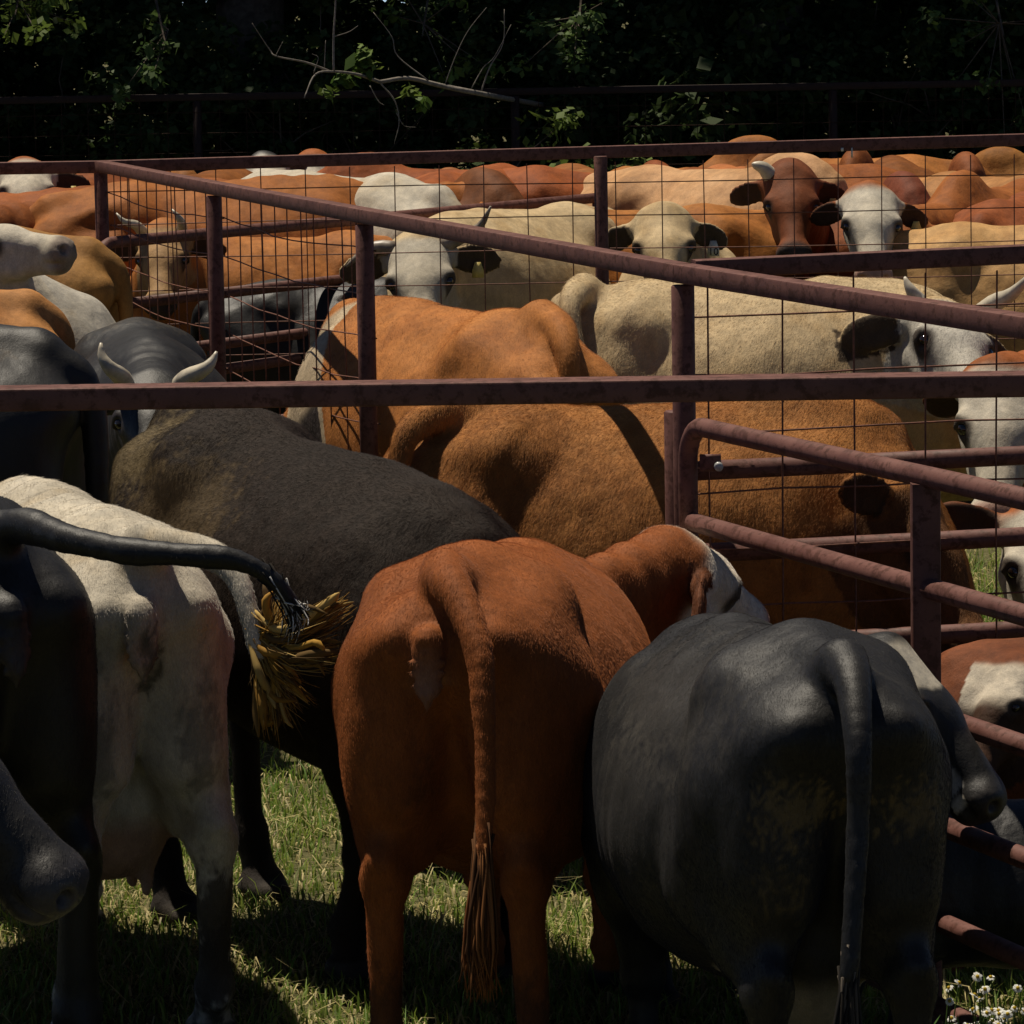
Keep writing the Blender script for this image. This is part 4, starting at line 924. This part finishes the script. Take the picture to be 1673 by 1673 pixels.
# the wood behind reads as one mass
rg = np.random.default_rng(5); cs = np.stack([rg.uniform(-22, 22, 2600), rg.uniform(38, 54, 2600), rg.uniform(.2, 11, 2600)], 1)
V, F3, c = leaf_cloud(rg, cs, rg.uniform(.5, 1.3, 2600), 60, .2, DKG); cs2 = np.stack([rg.uniform(-9, 9, 900), rg.uniform(36.5, 39, 900), rg.uniform(0, 4.5, 900)], 1); V2, F32, c2_ = leaf_cloud(rg, cs2, rg.uniform(.3, .7, 900), 60, .11, DKG)
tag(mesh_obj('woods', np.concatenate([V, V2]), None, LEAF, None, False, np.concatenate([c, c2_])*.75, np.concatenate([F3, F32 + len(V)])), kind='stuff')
SL = [(-6.0, 33.6, 1.7), (-4.6, 33.3, 1.9), (-3.1, 33.8, 2.1), (-1.7, 33.2, 1.8), (-.5, 33.9, 2.2), (1.0, 33.6, 2.0), (2.3, 33.3, 2.2), (3.6, 33.8, 2.0), (4.8, 33.4, 2.3), (6.1, 33.7, 2.0)]
SW = ['at the far left edge', 'second from the left edge', 'left of the dead branch', 'under the left end of the dead branch', 'under the thick end of the dead branch', 'behind the bright bush at the fence post',
      'right of the bright bush', 'beneath the darkest gap of the wood', 'left of the sunlit leaves at top right', 'at the far right edge']
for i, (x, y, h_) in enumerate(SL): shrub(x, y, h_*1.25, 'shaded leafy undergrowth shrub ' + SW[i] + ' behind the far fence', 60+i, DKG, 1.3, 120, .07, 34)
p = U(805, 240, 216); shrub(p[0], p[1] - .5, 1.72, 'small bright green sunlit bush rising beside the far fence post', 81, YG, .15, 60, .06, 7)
def sprig(u, v, s, rad, n, label, seed, cols, size=.062):
    """an overhanging bough reaching out of the wood: limb and leaves"""
    rg = np.random.default_rng(seed); c0 = U(u, v, s); t = empty('leafy_bough', c0); tag(t, label, 'bough', 'boughs hanging out of the wood')
    b = MB(); end = np.array((rg.normal()*.3, 3.4, 1.7)); b.tube(bez([(0, 0, 0), end*.3 + (0, 0, .15), end*.7, end], 10), [.006, .01, .014, .018, .022, .026, .03, .032, .036, .04], 6, False)
    tw = [rg.normal(size=3)*rad*np.array((1, 1, .9)) for _ in range(n)]
    for q in tw: b.tube([q, q*.5 + (0, .15, .05), np.array((0, .3, .1))], [.003, .005, .007], 4, False)
    b.build('limb', BARK, t)
    V, F3, c = leaf_cloud(rg, tw, np.full(n, .13), 26, size, cols); mesh_obj('foliage', V, None, LEAF, t, False, c, F3)
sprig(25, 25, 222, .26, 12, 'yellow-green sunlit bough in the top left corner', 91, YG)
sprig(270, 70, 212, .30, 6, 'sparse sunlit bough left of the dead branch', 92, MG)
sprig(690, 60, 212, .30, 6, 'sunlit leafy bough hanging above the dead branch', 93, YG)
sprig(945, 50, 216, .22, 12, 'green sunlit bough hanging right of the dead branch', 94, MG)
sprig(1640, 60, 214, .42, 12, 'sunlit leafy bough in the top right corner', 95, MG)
# dead branch
def pl(b, pts, s, r0, r1): 
    P = bez([U(u, v, s + ds) for u, v, ds in pts], 4*len(pts)); b.tube(P, list(np.linspace(r0*.75, r1*.7, len(P))), 6, True)
b = MB(); S_ = 219
pl(b, [(905, 175, -22), (806, 157, 0), (720, 140, 2), (668, 128, 3), (620, 134, 4)], S_, .03, .022)
pl(b, [(620, 134, 4), (585, 122, 6), (545, 117, 8), (515, 122, 9), (497, 160, 10)], S_, .02, .006)
pl(b, [(540, 117, 8), (500, 102, 9), (452, 92, 10), (440, 80, 10), (412, 38, 11)], S_, .013, .004)
pl(b, [(545, 117, 8), (545, 60, 8), (548, 10, 8), (550, -60, 8)], S_, .013, .008)
pl(b, [(545, 60, 8), (570, 52, 8), (585, 42, 8)], S_, .006, .003); pl(b, [(530, 112, 8), (532, 66, 8)], S_, .006, .003)
pl(b, [(620, 134, 4), (645, 165, 4), (652, 200, 4), (644, 235, 4)], S_, .01, .003); pl(b, [(648, 185, 4), (660, 205, 4), (680, 208, 4)], S_, .005, .002); pl(b, [(604, 140, 4), (618, 165, 4), (628, 172, 4)], S_, .006, .003)
pl(b, [(786, 150, 1), (800, 110, 1), (822, 70, 1), (824, 15, 1)], S_, .010, .004); pl(b, [(770, 145, 1), (790, 110, 1), (808, 92, 1), (835, 40, 1)], S_, .006, .003)
pl(b, [(728, 135, 2), (745, 90, 2), (765, 50, 2), (795, 12, 2)], S_, .006, .003); pl(b, [(700, 132, 3), (650, 92, 3), (640, 60, 3), (610, 20, 3)], S_, .008, .003)
pl(b, [(512, 120, 9), (520, 95, 9), (510, 88, 9)], S_, .005, .002); pl(b, [(450, 92, 10), (462, 68, 10)], S_, .004, .002)
db_ = b.build('dead_branch', DEADWOOD); tag(db_, 'bleached bare dead branch with forked twigs reaching out of the dark wood', 'branch')
shoot = empty('leafy_shoot', U(590, 120, S_+4)); tag(shoot, 'bright sunlit leaf cluster growing on the dead branch', 'shoot')
rg = np.random.default_rng(17); cs = [U(u, v, S_+5) - np.array(shoot.location) for u, v in ((570, 130), (590, 85), (600, 115), (583, 100), (556, 125), (612, 105), (540, 150), (690, 165), (672, 150))]
V, F3, c = leaf_cloud(rg, cs, np.full(len(cs), .085), 15, .075, YG); mesh_obj('foliage', V, None, LEAF, shoot, False, c, F3)

# daisies at the bottom right
def daisy(x, y, hgt, seed, label, heads=5):
    rg = np.random.default_rng(seed); t = empty('daisy_plant', (x, y, 0)); tag(t, label, 'flower', 'white daisies by the gate'); lv = MB()
    for i in range(heads):
        st = MB(); pe = MB(); ce = MB()
        top = np.array((rg.normal()*.05, rg.normal()*.05, hgt*rg.uniform(.7, 1.1))); st.tube(bez([(0, 0, 0), top*.5 + (rg.normal()*.015, rg.normal()*.015, 0), top], 5), .0016, 4, False, (.07, .12, .03))
        nv = nrm(np.array((rg.normal()*.5, -.5 + rg.normal()*.4, .9))); a = nrm(np.cross(nv, (1, 0, .2))); c2 = np.cross(nv, a); R_ = rg.uniform(.010, .015)
        for k in range(13):
            if rg.random() < .12: continue
            w = 2*math.pi*k/13; d = nrm(math.cos(w)*a + math.sin(w)*c2 - nv*rg.uniform(0, .5)); s2 = nrm(np.cross(nv, d))
            pe.add([top - s2*.0015, top + s2*.0015, top + d*R_*.8 + s2*.0028 + nv*.001, top + d*R_ - nv*.001, top + d*R_*.8 - s2*.0028 + nv*.001], [(0, 1, 2, 4)], [(2, 3, 4)], (.75, .75, .7))
        ce.tube([top - nv*.001, top + nv*.003, top + nv*.0045], [.0045, .004, .0015], 8, True, (.5, .36, .03))
        so_ = st.build('stem', LEAF, t); fo = pe.build('petals', LEAF, so_, False); ce.build('flower_head', LEAF, so_)
    for k in range(60):
        q = np.array((rg.normal()*.05, rg.normal()*.05, hgt*rg.uniform(.05, .75))); d = rg.normal(size=3)*.022; w_ = np.cross(nrm(d), (0, 0, 1))*.005; lv.add([q, q + d*.5 + w_, q + d, q + d*.5 - w_], [(0, 1, 2, 3)], (), np.array((.05, .10, .025))*rg.uniform(.6, 1.5))
    lv.build('foliage', LEAF, t)
for i, (u, v) in enumerate(((1522, 1632), (1556, 1622), (1549, 1650), (1583, 1660), (1575, 1605), (1640, 1620), (1662, 1600), (1655, 1655), (1530, 1665), (1600, 1640))):
    q = U(u, v, 748)
    daisy(q[0], q[1], max(q[2], .1), 200+i, 'small white daisy plant with yellow-centred flowers below the gate at the bottom right')
